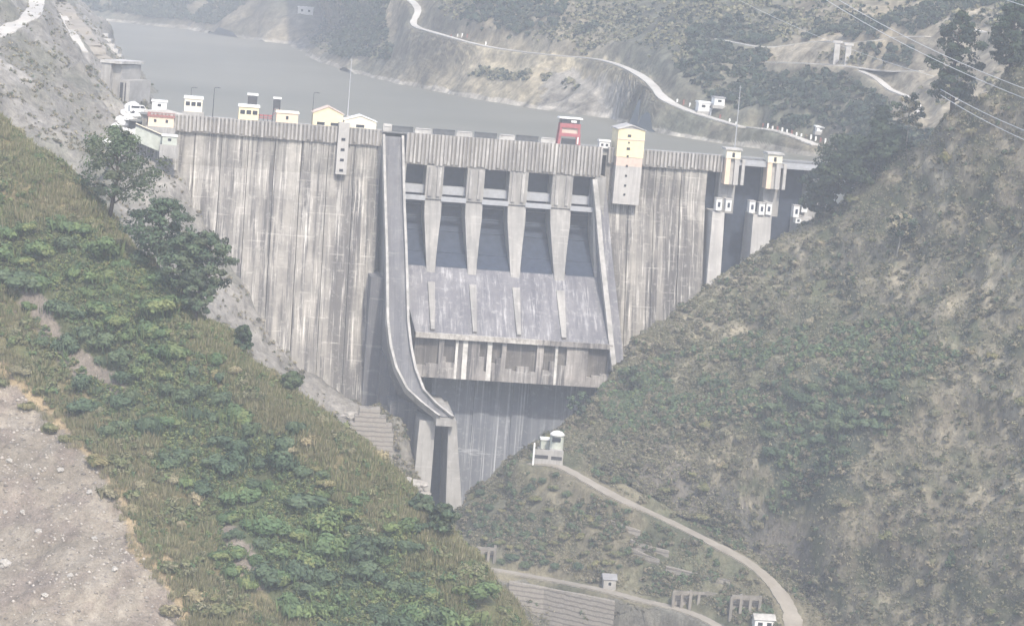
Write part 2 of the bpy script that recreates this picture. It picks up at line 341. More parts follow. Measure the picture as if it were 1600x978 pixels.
m5 = [(755, 860, 892), (826, 775, 892), (896, 765, 888), (941, 790, 882), (996, 815, 874), (1063, 850, 863), (1137, 890, 850), (1205, 945, 831), (1262, 1040, 802), (1350, 1130, 745), (1470, 1160, 715), (1610, 1160, 690), (1750, 1140, 668), (1900, 1100, 650), (2110, 1000, 620)]
DGREEN = [(1215, 600), (1330, 570), (1400, 600), (1420, 640), (1380, 690), (1300, 750), (1260, 790), (1200, 800), (1195, 720)]
CLIFF = [(885, 650), (930, 690), (1000, 690), (1060, 720), (1120, 760), (1190, 800), (1260, 830), (1300, 960), (1240, 960), (1190, 900), (1060, 825), (960, 770), (890, 735)]
GREENBAND = [(930, 590), (1050, 560), (1200, 520), (1420, 500), (1500, 560), (1350, 640), (1100, 660), (950, 680)]
def right_col(p, px, py):
    g = fbm(p, 45, 4, .6, 5); g2 = fbm(p*np.array([1, 1, 2.]), 12, 3, .55, 15); c = np.zeros((len(px), 3))+lin(.19, .172, .125)
    c = mixc(c, np.clip(g*.8+.1, 0, .8), (.25, .21, .155)); c = mixc(c, np.clip(-g2*1.1, 0, .8), (.075, .09, .05)); c = mixc(c, np.clip((g2-.15)*1.5, 0, .8), (.31, .275, .205))
    c = mixc(c, soft(px, py, GREENBAND, p, 30)*.35, (.10, .115, .065)); c = mixc(c, soft(px, py, DGREEN, p, 25)*.85, (.055, .07, .05)); c = mixc(c, soft(px, py, CLIFF, p, 14)*.65, (.14, .13, .125))
    for q in ([(940, 640), (1110, 545), (1120, 556), (950, 660)], [(1430, 830), (1540, 745), (1560, 755), (1440, 850)], [(1390, 925), (1480, 868), (1492, 884), (1400, 940)], [(1040, 480), (1100, 430), (1260, 338), (1275, 358), (1112, 458), (1050, 505)], [(1300, 980), (1420, 900), (1430, 915), (1330, 1000)], [(1180, 470), (1260, 420), (1266, 432), (1190, 485)]): c = mixc(c, soft(px, py, q, p, 14)*.42, (.34, .30, .22))
    c = mixc(c, soft(px, py, [(1555, 745), (1610, 700), (1700, 640), (1700, 720), (1580, 770)], p, 12)*.8, (.34, .30, .21))
    return c
W = lambda line: [P(*q) for q in line]
# -- spur below the road, down to the lower road and past it
s0 = [(640, 905, 892), (700, 830, 888), (745, 772, 886), (790, 730, 883), (838, 706, 880), (885, 712, 877), (925, 745, 870), (985, 772, 862), (1058, 806, 852), (1140, 850, 838), (1215, 900, 822), (1280, 965, 802), (1380, 1090, 780)]
s1 = [(645, 925, 880), (700, 850, 880), (745, 800, 879), (790, 758, 877), (835, 729, 874), (868, 738, 871), (905, 760, 865), (960, 786, 857), (1035, 820, 847), (1115, 864, 833), (1185, 915, 817), (1235, 975, 798), (1330, 1100, 772)]
s2 = [(655, 950, 866), (705, 880, 865), (750, 842, 864), (795, 815, 862), (840, 800, 859), (878, 805, 856), (915, 822, 851), (965, 840, 845), (1030, 866, 836), (1095, 900, 824), (1150, 945, 810), (1200, 1000, 792), (1300, 1110, 765)]
s3 = [(660, 970, 853), (715, 876, 851), (758, 882, 849), (800, 888, 847), (845, 896, 845), (880, 902, 842), (920, 910, 838), (965, 918, 833), (1020, 930, 826), (1075, 945, 816), (1130, 970, 803), (1180, 1020, 786), (1280, 1120, 758)]
s4 = [(668, 990, 846), (722, 884, 845), (762, 891, 843), (803, 898, 841), (847, 907, 839), (881, 914, 836), (920, 922, 832), (963, 931, 827), (1015, 944, 820), (1068, 960, 810), (1120, 990, 797), (1170, 1040, 780), (1270, 1140, 752)]
s5 = [(690, 1080, 836), (740, 960, 837), (780, 965, 835), (820, 975, 833), (858, 985, 831), (890, 995, 828), (925, 1005, 824), (965, 1015, 819), (1015, 1030, 811), (1065, 1050, 800), (1115, 1080, 787), (1165, 1120, 770), (1260, 1230, 742)]
s6 = [(690, 1280, 815), (750, 1180, 815), (790, 1180, 812), (830, 1190, 810), (868, 1200, 806), (900, 1210, 804), (935, 1220, 800), (975, 1230, 796), (1025, 1245, 788), (1075, 1270, 778), (1120, 1300, 765), (1170, 1340, 748), (1260, 1440, 720)]
def spur_col(p, px, py):
    g = fbm(p, 20, 4, .6, 8); c = np.zeros((len(px), 3))+lin(.145, .138, .09)
    c = mixc(c, np.clip(g*1.1+.15, 0, .8), (.2, .178, .125)); c = mixc(c, np.clip(-g, 0, .7), (.085, .098, .06))
    c = mixc(c, soft(px, py, [(720, 760), (900, 790), (760, 900), (640, 950)], p, 16)*.5, (.11, .115, .09))
    c = mixc(c, soft(px, py, [(700, 890), (1300, 1000), (1300, 1200), (600, 1200)], p, 6)*.7, (.17, .165, .15)); return c
ss = W(s0)
body('lower_spur', [offs(ss, (0, 40, -60)), offs(ss, (0, 14, -12)), ss, W(s1), W(s2), W(s3), W(s4), W(s5), W(s6)], 330, 260, M['ground'], [(40, 1.6, 3), (10, 1.0, 4), (2.5, .3, 3)], spur_col, [('upper', [(828, 724), (870, 727), (905, 745), (960, 776), (1040, 812), (1110, 848), (1170, 880), (1205, 910), (1228, 942), (1237, 962), (1240, 985), (1236, 1012)], 3.2), ('lower', [(735, 884), (800, 895), (870, 908), (940, 922), (1000, 938), (1060, 952), (1110, 972), (1150, 1000)], 2.4)])
rr = W(rid)
body('right_hillside', [offs(rr, (15, 130, -95)), offs(rr, (8, 55, -45)), offs(rr, (3, 16, -8)), rr, W(m1), W(m2), W(m3), W(m4), W(m5)], 420, 330, M['ground'], [(70, 5.0, 3), (26, 3.4, 5), (7, 1.0, 4)], right_col, (), [('upper', None, 6.5)])
# -- left abutment rock below the dam
def rock_col(p, px, py):
    g = fbm(p, 22, 5, .6, 12); c = np.zeros((len(px), 3))+lin(.235, .22, .195)
    c = mixc(c, np.clip(g*.9, 0, .8), (.34, .32, .295)); c = mixc(c, np.clip(-g*.9, 0, .8), (.165, .165, .13)); return c
a0 = [(140, 100, 1035), (225, 195, 1025), (300, 250, 1018), (360, 330, 1012), (420, 425, 1004), (470, 515, 995), (520, 595, 985), (566, 645, 962), (608, 655, 939), (640, 700, 929), (664, 775, 922), (730, 835, 918), (840, 960, 920)]
a1 = [(60, 130, 985), (185, 215, 985), (270, 262, 988), (325, 340, 984), (382, 435, 978), (436, 525, 970), (488, 605, 960), (545, 665, 945), (592, 690, 930), (622, 735, 921), (655, 790, 914), (715, 870, 908), (810, 980, 905)]
a2 = [(-60, 190, 930), (80, 260, 930), (160, 330, 928), (230, 420, 924), (290, 510, 920), (345, 590, 915), (410, 670, 910), (480, 730, 905), (555, 765, 900), (620, 810, 895), (670, 850, 890), (720, 920, 885), (790, 1020, 878)]
a3 = [(-300, 300, 850), (-60, 400, 850), (60, 480, 850), (140, 570, 850), (210, 660, 850), (270, 740, 850), (340, 810, 850), (420, 870, 850), (510, 920, 850), (580, 950, 850), (630, 980, 850), (690, 1040, 850), (760, 1130, 850)]
body('abutment_rock', [offs(W(a0), (10, 40, -45)), W(a0), W(a1), W(a2), W(a3)], 240, 150, M['ground'], [(50, 4, 3), (14, 2.2, 5), (3, .5, 3)], rock_col)
ZW = -61.0
# -- left bank above and upstream of the dam
b0 = [Pz(60, 30, ZW-4), Pz(172, 66, ZW-4), Pz(182, 90, ZW-4), Pz(206, 118, ZW-4), Pz(232, 152, ZW-4), P(240, 200, 1030), P(215, 245, 1000), P(170, 330, 950), P(120, 450, 900)]
b1 = [P(50, 5, 2300), P(135, 20, 1900), P(155, 48, 1650), P(182, 92, 1420), P(210, 140, 1190), P(208, 165, 1040), P(170, 215, 985), P(120, 270, 935), P(60, 360, 890)]
b2 = [P(30, -40, 2400), P(80, -30, 1950), P(105, 0, 1650), P(140, 60, 1430), P(168, 105, 1200), P(140, 130, 1050), P(90, 170, 985), P(30, 220, 935), P(-40, 280, 890)]
b3 = [P(0, -140, 2500), P(20, -110, 2000), P(45, -65, 1700), P(65, -20, 1450), P(75, 25, 1220), P(45, 55, 1060), P(-10, 90, 985), P(-70, 130, 935), P(-150, 180, 890)]
b4 = [P(-150, -400, 2700), P(-130, -330, 2100), P(-130, -260, 1780), P(-130, -180, 1500), P(-130, -110, 1250), P(-180, -80, 1080), P(-250, -40, 985), P(-330, 0, 935), P(-430, 40, 890)]
body('left_bank', [offs(b0, (20, 0, -25)), b0, b1, b2, b3, b4], 260, 200, M['ground'], [(60, 4, 3), (18, 2.4, 5), (4, .5, 3)], rock_col, [('ramp', [(85, -12), (105, 20), (130, 55), (158, 88), (172, 104)], 5), ('leftpath', [(-8, 58), (20, 42), (48, 26), (57, 8), (55, -12)], 4), ('spoil', [(96, 20), (108, 42), (120, 64), (132, 82)], 2)])
# -- far promontory on the right shore
PATCH = [(660, 85), (720, 70), (850, 90), (960, 100), (1020, 140), (900, 180), (760, 160), (650, 140)]
BARER = [[(1425, 60), (1480, 20), (1640, 10), (1640, 150), (1500, 200), (1430, 215), (1415, 150)], [(1330, 105), (1450, 115), (1450, 200), (1400, 190), (1370, 140)], [(1190, 60), (1330, 55), (1340, 110), (1220, 110)]]
def far_col(p, px, py):
    g = fbm(p, 90, 5, .6, 21); c = np.zeros((len(px), 3))+lin(.165, .148, .11)
    c = mixc(c, np.clip(g*1.2, 0, .85), (.24, .205, .145)); c = mixc(c, np.clip(-g*1.1, 0, .8), (.095, .10, .075)); c = mixc(c, soft(px, py, PATCH, p, 25)*.7, (.30, .26, .18))
    c = mixc(c, soft(px, py, [(860, 110), (1000, 130), (960, 185), (840, 175)], p, 10)*.6, (.25, .24, .23))
    for q in BARER: c = mixc(c, soft(px, py, q, p/4, 12)*.6, (.30, .265, .205))
    z = p[:, 2]; c = mixc(c, ((z < ZW+2.2+1.2*fbm(p, 25, 2, .5, 61)) & (z > ZW-6)).astype(float)*.7, (.36, .335, .295)); return c
sh = [(440, 60), (505, 108), (560, 124), (640, 143), (750, 165), (850, 181), (940, 194), (1050, 222), (1160, 240), (1300, 262), (1450, 290), (1650, 330)]
g0 = [Pz(x, y, ZW-3) for x, y in sh]
roadline = [(500, 22, 2000), (545, 60, 1800), (590, 60, 1700), (650, 44, 1620), (745, 72, 1490), (850, 86, 1420), (945, 96, 1370), (1040, 160, 1240), (1160, 203, 1150), (1290, 225, 1120), (1440, 180, 1150), (1650, 120, 1150)]
def shoreslope(q, shore, slope=.5):
    d = ray(q[0], q[1]); a = -d[2]/d[1]; Ys = shore[1]; return (q[0], q[1], Ys+max(12, (-(ZW-3)-a*Ys)/(slope+a)))
roadline = [shoreslope(q, g) for q, g in zip(roadline, g0)]
g2 = W(roadline); g1 = [a*.55+b*.45+np.array([0, 0, -1.5]) for a, b in zip(g0, g2)]
def above(pts, dY): return [P(x, y, r[2]+d) for (x, y), r, d in zip(pts, roadline, dY)]
g3 = above([(480, -40), (540, -10), (600, -15), (680, -20), (770, -5), (870, 0), (980, 20), (1080, 60), (1190, 110), (1310, 120), (1450, 80), (1650, 20)], [60, 60, 70, 65, 65, 65, 60, 75, 75, 75, 75, 75])
g4 = above([(460, -120), (540, -110), (620, -110), (710, -110), (810, -100), (910, -90), (1020, -70), (1120, -40), (1220, 10), (1340, 30), (1480, 0), (1680, -60)], [180, 180, 180, 170, 170, 160, 150, 170, 170, 160, 160, 160])
g5 = above([(440, -420), (540, -420), (640, -420), (740, -420), (840, -420), (960, -420), (1080, -420), (1200, -420), (1320, -400), (1460, -380), (1600, -360), (1800, -400)], [600]*12)
body('promontory', [g0, g1, g2, g3, g4, g5], 330, 230, M['far_ground'], [(140, 5, 3), (40, 3.2, 5), (9, 1.0, 3)], far_col, [('far', [(628, -12), (645, 5), (655, 16), (648, 30), (644, 40), (665, 48), (700, 58), (750, 72), (800, 80), (850, 86), (900, 90), (945, 95), (985, 110), (1010, 125), (1025, 140), (1032, 152), (1060, 168), (1100, 182), (1160, 200)], 4), ('far2', [(1170, 200), (1210, 205), (1245, 216), (1275, 228)], 4), ('track1', [(1120, 62), (1200, 75), (1280, 66), (1340, 68), (1400, 60), (1450, 58)], 3), ('track2', [(1200, 98), (1260, 100), (1320, 104), (1380, 112), (1440, 112)], 3), ('track3', [(1345, 112), (1370, 124), (1390, 140), (1430, 160), (1440, 185)], 3), ('track4', [(1515, 45), (1545, 52), (1600, 40)], 3)])
f0 = [Pz(x, y, ZW-5) for x, y in [(-60, 5), (60, 22), (160, 42), (260, 52), (360, 66), (480, 82), (620, 94)]]
f1 = [p+np.array([0, 45, 22]) for p in f0]
f2 = [p+np.array([0, 260, 75]) for p in f0]
f3 = [p+np.array([0, 700, 190]) for p in f0]
f4 = [p+np.array([-60, 1300, 480]) for p in f0]
body('far_hills', [f0, f1, f2, f3, f4], 180, 150, M['far_ground'], [(220, 9, 3), (60, 6, 5), (15, 2.0, 3)], far_col)
# -- ground sheet below everything and the reservoir
def sheet(name, x0, y0, x1, y1, z, mat, n=2):
    mb = MB(); mb.add([(x0, y0, z), (x1, y0, z), (x1, y1, z), (x0, y1, z)], [(0, 1, 2, 3)]); return kind(mb.build(name, mat, fix=False), 'structure')
gm = NT('valley_floor'); gv = gm.coord(); M['floor'] = gm.done(gm.ramp(gm.noise(gv, .03, 6, .65), [(.3, (.10, .10, .07)), (.7, (.2, .185, .15))]), .95)
sheet('ground', -3500, -400, 3500, 6000, -262, M['floor'])
th = math.radians(8); E = np.array([math.cos(th), math.sin(th), 0]); NRM = np.array([math.sin(th), -math.cos(th), 0])
D0 = P(800, 222, 1000)
mb = MB(); wl = D0-E*143-NRM*9.5; wr = D0+E*190-NRM*9.5; wz = [(wl[0], wl[1], ZW), (wr[0], wr[1], ZW), (700, 1300, ZW), (700, 2900, ZW), (-1300, 2900, ZW), (-1300, 1500, ZW), (-330, 1180, ZW)]
mb.add(wz, [tuple(range(7))]); kind(mb.build('water', M['water'], fix=False), 'structure')
# ------------------------------------------------------------------ the dam; local x along the crest, -y downstream, z up from the crest road
def DL(px, py, k):
    d = ray(px, py); s_ = (D0@NRM+k)/(d@NRM); p = d*s_-D0; return float(p@E), float(p[2])
def u_(px, py, k=0): return DL(px, py, k)[0]
def z_(px, py, k=0): return DL(px, py, k)[1]
def dw(u, k, z): return D0+E*u+NRM*k+np.array([0, 0, z])
DAM = thing('dam', 'tall streaked concrete gravity dam with five gate openings closing the gorge', 'dam', D0, th)
def kf(z): return .3*max(0.0, -z-18)
def pxbox(x0, y0, x1, y1, k, depth):
    ym, xm = (y0+y1)/2, (x0+x1)/2; return (u_(x0, ym, k), -k, z_(xm, y1, k)), (u_(x1, ym, k), -k+depth, z_(xm, y0, k))
def wall(u0, u1, nblk, zb=-165, ztop=0.0, k0=0.0, seed=1):
    rnd = random.Random(seed); mb = MB(); us = np.linspace(u0, u1, nblk+1)
    for i in range(nblk):
        d = rnd.uniform(-.35, .35)+k0; zb_ = [ztop, -8, -18, -40, -70, -100, -130, zb]
        pr = [(9.0, ztop)]+[(-(kf(z)+d), z) for z in zb_]+[(40.0, zb), (9.0, -30)]
        mb.prism(pr, 'x', us[i]+.12, us[i+1]-.12)
    return mb
UL = u_(598, 215); UR = u_(938, 240)
wall(u_(222, 190), UL, 9, seed=4).build('non_overflow_wall', M['dam'], DAM)
wall(UR+2.5, u_(1103, 300), 4, seed=9).build('non_overflow_wall', M['dam'], DAM)
mb = MB()
mb.box((u_(222, 190), 9.3, -160), (u_(1300, 260), 24, -.2)); mb.build('core_wall', M['conc'], DAM)
mb = MB(); mb.box((u_(218, 190), -1.2, .0), (u_(1300, 260), 9.5, .35)); mb.build('crest_road', M['deck'], DAM)
def ribs(u0, u1, zt, zb, k, period=1.5, duty=.52, seed=0):
    rnd = random.Random(seed); mb = MB(); mb.box((u0, -k+.3, zb+.1), (u1, -k+1.6, zt-.05)); mb.build('parapet_backing', M['groove_shade'], DAM); mb = MB(); u = u0  # backing takes the darker tone that stands in for shade behind the ribs
    while u < u1-.5:
        wd = period*duty*rnd.uniform(.8, 1.25); b = zb+rnd.uniform(0, 1.1)
        mb.box((u, -k-.35, b), (min(u+wd, u1), -k+.29, zt)); u += period*rnd.uniform(.93, 1.07)
    return mb
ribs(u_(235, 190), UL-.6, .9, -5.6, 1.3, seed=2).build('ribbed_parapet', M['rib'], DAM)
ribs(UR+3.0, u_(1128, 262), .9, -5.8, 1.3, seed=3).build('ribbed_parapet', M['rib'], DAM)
# overflow section
KH = 5.0
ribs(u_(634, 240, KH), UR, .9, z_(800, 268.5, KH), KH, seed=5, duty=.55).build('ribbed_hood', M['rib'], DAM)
mb = MB(); mb.box((u_(634, 240, KH), -KH+1.4, z_(800, 268.5, KH)+.3), (UR, 6, -.3)); mb.build('hood_beam', M['rib'], DAM)
ZH = z_(800, 268.5, KH); ZB = z_(800, 321, KH); ZG = z_(790, 424, 14)
bays = [(633, 665), (692, 729), (756, 795), (824, 862), (894, 928)]
edges = [(u_(a, 290+(a-633)*.06, KH), u_(b, 290+(a-633)*.06, KH)) for a, b in bays]
pier_u = [(edges[i][1], edges[i+1][0]) for i in range(4)]
def pier(u0, u1):
    mb = MB(); c = (u0+u1)/2; h = (u1-u0)/2
    def sec(z, kfr, hw, kb, sh=0): return [(c+sh-hw, -kb, z), (c+sh-hw, -kfr, z), (c+sh+hw, -kfr, z), (c+sh+hw, -kb, z)]
    mb.strip([sec(ZH+.6, KH-.3, h, -9), sec(ZB+.2, KH-.3, h, -9)])
    o = mb.build('pier', M['pier'], DAM)
    m2 = MB(); m2.strip([sec(ZB+.15, KH-1.1, h*.98, -12, .15), sec(ZB-6, KH+1.5, h*.95, -10, .1), sec(ZB-14, KH+5, h*.75, 0), sec(ZG, KH+10.5, h*.5, 6), sec(ZG-8, KH+15, h*.36, 10)])
    m2.build('pier_nose', M['pier'], o)
    for f in (.25, .75):
        m3 = MB(); uu = u0+(u1-u0)*f; m3.box((uu-.7, -KH-.35, ZB+1.4), (uu+.7, -KH+.35, ZH-.4)); m3.build('pier_rib', M['rib'], o)
for a, b in pier_u: pier(a, b)
mb = MB(); a = edges[0][0]; mb.box((a-3, -KH+.2, ZG-10), (a-.02, 9, ZH+.5)); mb.build('side_pier', M['pier'], DAM)
mb = MB(); b = edges[4][1]; mb.box((b, -KH+.2, ZB), (UR+2.4, 9, ZH+.5)); mb.strip([[(b, 6, ZB), (b, -KH, ZB), (UR+2.6, -KH, ZB), (UR+2.6, 6, ZB)], [(b+2, 6, ZG-12), (b+2, -KH-13, ZG-12), (UR+2.6, -KH-13, ZG-12), (UR+2.6, 6, ZG-12)]]); mb.build('side_pier', M['pier'], DAM)
for (a, b) in edges:
    g = MB(); n = 10; prof = []
    for i in range(n+1):
        t_ = i/n; prof.append((-(-10+24*t_**1.7), ZB-.3+(ZG-ZB+.3)*t_))
    m_ = [[(a-1.2, y, z), (b+1.6, y, z), (b+1.6, y+1, z), (a-1.2, y+1, z)] for y, z in prof]; g.strip(m_)
    go = g.build('radial_gate', M['steel'], DAM)
    for t_ in (.3, .55, .8):
        i = int(t_*n); y, z = prof[min(i, n)]; rb = MB(); rb.box((a-.9, y-.35, z-.18), (b+1.2, y+.4, z+.18)); rb.build('gate_girder', M['steel'], go)
    bk = MB(); bk.box((a-.5, 7.5, ZB-3), (b+.5, 8.6, ZH+.8)); bk.build('bulkhead_gate', M['steel'], DAM)
    bm_ = MB(); bm_.box((a-.05, -1.0, ZB+2.0), (b+.05, 3.2, ZB+5.2)); bm_.build('breast_beam', M['beam'], DAM)
    bm_ = MB(); bm_.box((a-.3, -KH+.1, ZB-.5), (b+.3, -KH+2.1, ZB+1.3)); bm_.build('walkway_beam', M['beam'], DAM)
# spillway face, lip, apron
KL = 40.0; ZL = z_(790, 528, KL); ZLB = z_(790, 596, KL)
uA, uB = u_(646, 480, 30)-1.5, u_(948, 500, 30)+2
uLa, uLb = u_(646, 560, KL), u_(955, 560, KL)
mb = MB(); n = 14; sec = []
for i in range(n+1):
    t_ = i/n; k = 13.5+(KL-13.5)*(t_**.85); z = ZG+.3+(ZL-ZG-.3)*t_**.92
    sec.append([(edges[0][0]-1+t_*(uLa-edges[0][0]+1), -k, z), (UR+2+t_*(uLb-UR-2), -k, z), (UR+2+t_*(uLb-UR-2), -k+14, z-8), (edges[0][0]-1+t_*(uLa-edges[0][0]+1), -k+14, z-8)])
mb.strip(sec); mb.build('spillway_face', M['face'], DAM)
for i, (a, b) in enumerate(pier_u):
    c = (a+b)/2; h = (b-a)/2; mb = MB(); sec = []
    for j in range(9):
        t_ = j/8; k = 20+(KL-20.5)*t_; z = ZG-6+(ZL-ZG+6.8)*t_; hw = h*.4*(1-.45*t_); sec.append([(c-hw, -k+3, z-3), (c-hw, -k-1.6+t_, z+.9), (c+hw, -k-1.6+t_, z+.9), (c+hw, -k+3, z-3)])
    mb.strip(sec); mb.build('divider_wall', M['pier'], DAM)
# lip: top slab, and a front broken by slots
rnd = random.Random(5)
mb = MB(); uM = uLa+(uLb-uLa)*.62; mb.box((uLa, -KL-1.6, ZL-1.7), (uM, -KL+12, ZL+.25)); mb.build('lip_coping', M['limestain'], DAM); mb = MB(); mb.box((uM+.02, -KL-1.5, ZL-1.7), (uLb, -KL+12, ZL+.15)); mb.build('lip_coping', M['lip'], DAM)
mb = MB(); mb.box((uLa+.2, -KL+1.3, ZLB), (uLb-.2, -KL+12, ZL-1.72)); mb.build('flip_lip', M['stain'], DAM)
mb = MB(); u = uLa+.1; H_L = ZL-1.74-ZLB
while u < uLb-2:
    wd = min(rnd.choice((1.0, 1.8, 2.6, 3.4, 4.6)), uLb-.1-u); slot = rnd.random() < (.6 if u < uLa+46 else .35); top = ZLB+H_L*(rnd.uniform(.12, .6) if slot else 1.0)
    b = MB(); b.add([(u, -KL-1.2, ZLB-.01), (u+wd, -KL-1.2, ZLB-.01), (u+wd, -KL+1.29, ZLB-.01), (u, -KL+1.29, ZLB-.01), (u, -KL-.2-1.0*(1-(top-ZLB)/H_L), top), (u+wd, -KL-.2-1.0*(1-(top-ZLB)/H_L), top), (u+wd, -KL+1.29, top), (u, -KL+1.29, top)], [(3, 2, 1, 0), (4, 5, 6, 7), (0, 1, 5, 4), (1, 2, 6, 5), (2, 3, 7, 6), (3, 0, 4, 7)])
    b.build('lip_block', M['lipcoping' if not slot and wd < 2 and rnd.random() < .6 else 'lip'], DAM); u += wd+.02
mb = MB(); KA = 27.0; mb.strip([[(u_(672, 640, KA), -KA+.6, ZLB+3), (uLb+4, -KA+.6, ZLB+3), (uLb+4, 0, ZLB+3), (u_(672, 640, KA), 0, ZLB+3)], [(u_(672, 640, KA), -KA-3, -170), (uLb+4, -KA-3, -170), (uLb+4, 0, -170), (u_(672, 640, KA), 0, -170)]]); mb.build('apron_wall', M['apron'], DAM)
for x in (752, 812):
    mb = MB(); uu = u_(x, 640, KA); mb.box((uu-3.2, -KA-1.0, ZLB-40), (uu+3.2, -KA+2, ZLB-.1)); mb.build('apron_rib', M['apron'], DAM)
# side chute with pale edge walls, turning to the river at its foot
st = [(597.5, 631, 212, 5), (598.5, 632, 260, 9), (600, 633.5, 320, 15), (602, 636, 380, 25), (603, 638, 440, 36), (603.5, 639.5, 500, 47), (608, 644, 540, 55), (617, 651, 575, 62), (634, 664, 608, 68), (658, 684, 630, 73), (684, 709, 650, 78)]
SP = []
for xl, xr, y, k in st:
    dy = (xr-xl)*.085; ul, zl = DL(xl, y, k); ur, zr = DL(xr, y+dy*.7, k); SP.append((ul, ur, (zl+zr)/2, k))
mb = MB(); fl = MB(); secL = []; secR = []; secB = []; secF = []
for i, (ul, ur, z, k) in enumerate(SP):
    kb = min(kf(z)-6, k-8); dz = 1.2
    secB.append([(ul+.3, -kb, z-14), (ul+.3, -k+1.1, z-.4), (ur-.3, -k+1.1, z-.4), (ur-.3, -kb, z-14)])
    secL.append([(ul, -k+2.5, z-2), (ul, -k-1.2, z+.6), (ul+.95, -k-1.2, z+.6), (ul+.95, -k+2.5, z-2)])
    secR.append([(ur-.95, -k+2.5, z-2), (ur-.95, -k-1.2, z+.6), (ur, -k-1.2, z+.6), (ur, -k+2.5, z-2)])
    secF.append([(ul+.96, -k+1.3, z-.4), (ul+.96, -k+.55, z-.2), (ur-.96, -k+.55, z-.2), (ur-.96, -k+1.3, z-.4)])
MB().strip(secB).build('chute_body', M['chute'], DAM)
MB().strip(secF).build('chute_floor', M['chute'], DAM)
MB().strip(secL).build('chute_wall', M['oldcoping'], DAM); MB().strip(secR).build('chute_wall', M['oldcoping'], DAM)
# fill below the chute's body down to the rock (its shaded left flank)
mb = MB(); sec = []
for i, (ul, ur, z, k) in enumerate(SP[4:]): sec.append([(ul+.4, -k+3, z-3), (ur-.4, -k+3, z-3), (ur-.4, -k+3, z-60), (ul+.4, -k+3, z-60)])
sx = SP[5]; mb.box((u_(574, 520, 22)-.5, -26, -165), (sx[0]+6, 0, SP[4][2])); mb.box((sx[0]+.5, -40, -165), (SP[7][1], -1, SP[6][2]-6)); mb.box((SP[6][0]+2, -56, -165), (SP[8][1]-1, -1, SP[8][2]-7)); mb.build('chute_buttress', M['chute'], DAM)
ul, ur, z, k = SP[-1]
mb = MB(); mb.strip([[(u_(656, 655, 72), -72, z-3), (u_(681, 655, 72), -72, z-3), (u_(681, 655, 72), -20, z-3), (u_(656, 655, 72), -20, z-3)], [(u_(640, 775, 72), -74, -165), (u_(671, 775, 72), -74, -165), (u_(671, 775, 72), -20, -165), (u_(640, 775, 72), -20, -165)]]); mb.build('chute_leg', M['conc'], DAM)
mb = MB(); mb.strip([[(u_(701, 655, 74), -74, z-2), (u_(713, 655, 74), -74, z-2), (u_(720, 655, 74), -20, z-2), (u_(701, 655, 74), -20, z-2)], [(u_(702, 790, 74), -77, -165), (u_(742, 790, 74), -77, -165), (u_(750, 790, 74), -20, -165), (u_(702, 790, 74), -20, -165)]]); mb.build('chute_leg', M['conc'], DAM)
mb = MB(); mb.box((u_(672, 700, 50), -52, -165), (u_(705, 700, 50), -20, z-3)); mb.build('chute_gap_shade', M['steel'], DAM)  # recess between the legs filled dark, its shade put into the colour
mb = MB(); mb.box((ul-.4, -k+.2, z-3.6), (ur+.3, -20, z-.5)); mb.build('chute_slab', M['conc'], DAM)
# training wall right of the overflow section
tr = [(929, 282, 5.5), (934, 330, 8), (938, 380, 14), (943, 430, 22), (950, 490, 32), (955, 540, 40), (960, 580, 46)]
secT = []; secQ = []
for x, y, k in tr:
    uu, zz = DL(x, y, k); secT.append([(uu-1, -k+2, zz), (uu-1, -k-1, zz+.5), (uu+.9, -k-1, zz+.5), (uu+.9, -k+2, zz)]); secQ.append([(uu-.9, 0, zz-9), (uu-.9, -k+1.8, zz-.4), (uu+5, -k+4.2, zz-.4), (uu+5, 0, zz-9)])
MB().strip(secT).build('training_wall_coping', M['oldcoping'], DAM); MB().strip(secQ).build('training_wall', M['face'], DAM)
# intake bays at the right end
for (x0, x1) in ((1107, 1134), (1171, 1212), (1243, 1275)):
    k = 8; uu0, uu1 = u_(x0+2, 380, k), u_(x1+2, 380, k); zt = z_(x0, 330+(x0-1107)*.07, k); wd = uu1-uu0
    mb = MB(); mb.strip([[(uu0, -k, zt), (uu1-wd*.3, -k, zt), (uu1-wd*.15, 6, zt), (uu0, 6, zt)], [(uu0-1, -k-6, -70), (uu1-wd*.3, -k-6, -70), (uu1-wd*.15, 6, -70), (uu0-1, 6, -70)]])
    o = mb.build('intake_pier', M['towerconc'], DAM)
    mb = MB(); mb.box((uu0+wd*.5, .5, zt-1), (uu0+wd*.5+6.5, 8.4, -2.4)); mb.build('pier_shaft', M['conc'], o)
mb = MB(); mb.box((u_(1103, 300), 8, -90), (u_(1300, 300), 9.2, -2.2)); mb.build('intake_gate', M['steel'], DAM)
mb = MB(); mb.box((u_(1132, 262), -3, -1.3), (u_(1290, 265), 3.5, -.05)); mb.box((u_(1132, 262), -3.4, -2.3), (u_(1290, 265), -2.9, -1.32)); mb.build('intake_bridge', M['beam'], DAM)
# bridge parapet blocks over the spillway
for x0, x1 in ((598, 612), (612, 646), (648, 674), (676, 711), (713, 738), (741, 777), (780, 804), (806, 842), (845, 868)):
    y = 206+(x0-598)*.062; dark = (x1-x0) > 30; k = -2.5
    mb = MB(); uu0, uu1 = u_(x0, y, k), u_(x1, y, k)
    if x1-x0 < 30: mb.box((uu0, -k, .35), (uu1, -k+1.4, 2.2 if x0 > 600 else 3.2)); mb.box((uu0+.3, -k-.3, 2.2), (uu1-.3, -k+1.7, 2.5)); mb.build('parapet_block', M['coping'], DAM)
    else: mb.box((uu0+.1, -k+.5, .35), (uu1-.1, -k+1.1, 2.4)); mb.box((uu0+.1, -k+.3, 2.4), (uu1-.1, -k+1.3, 2.7)); mb.build('railing_panel', M['rail'], DAM)
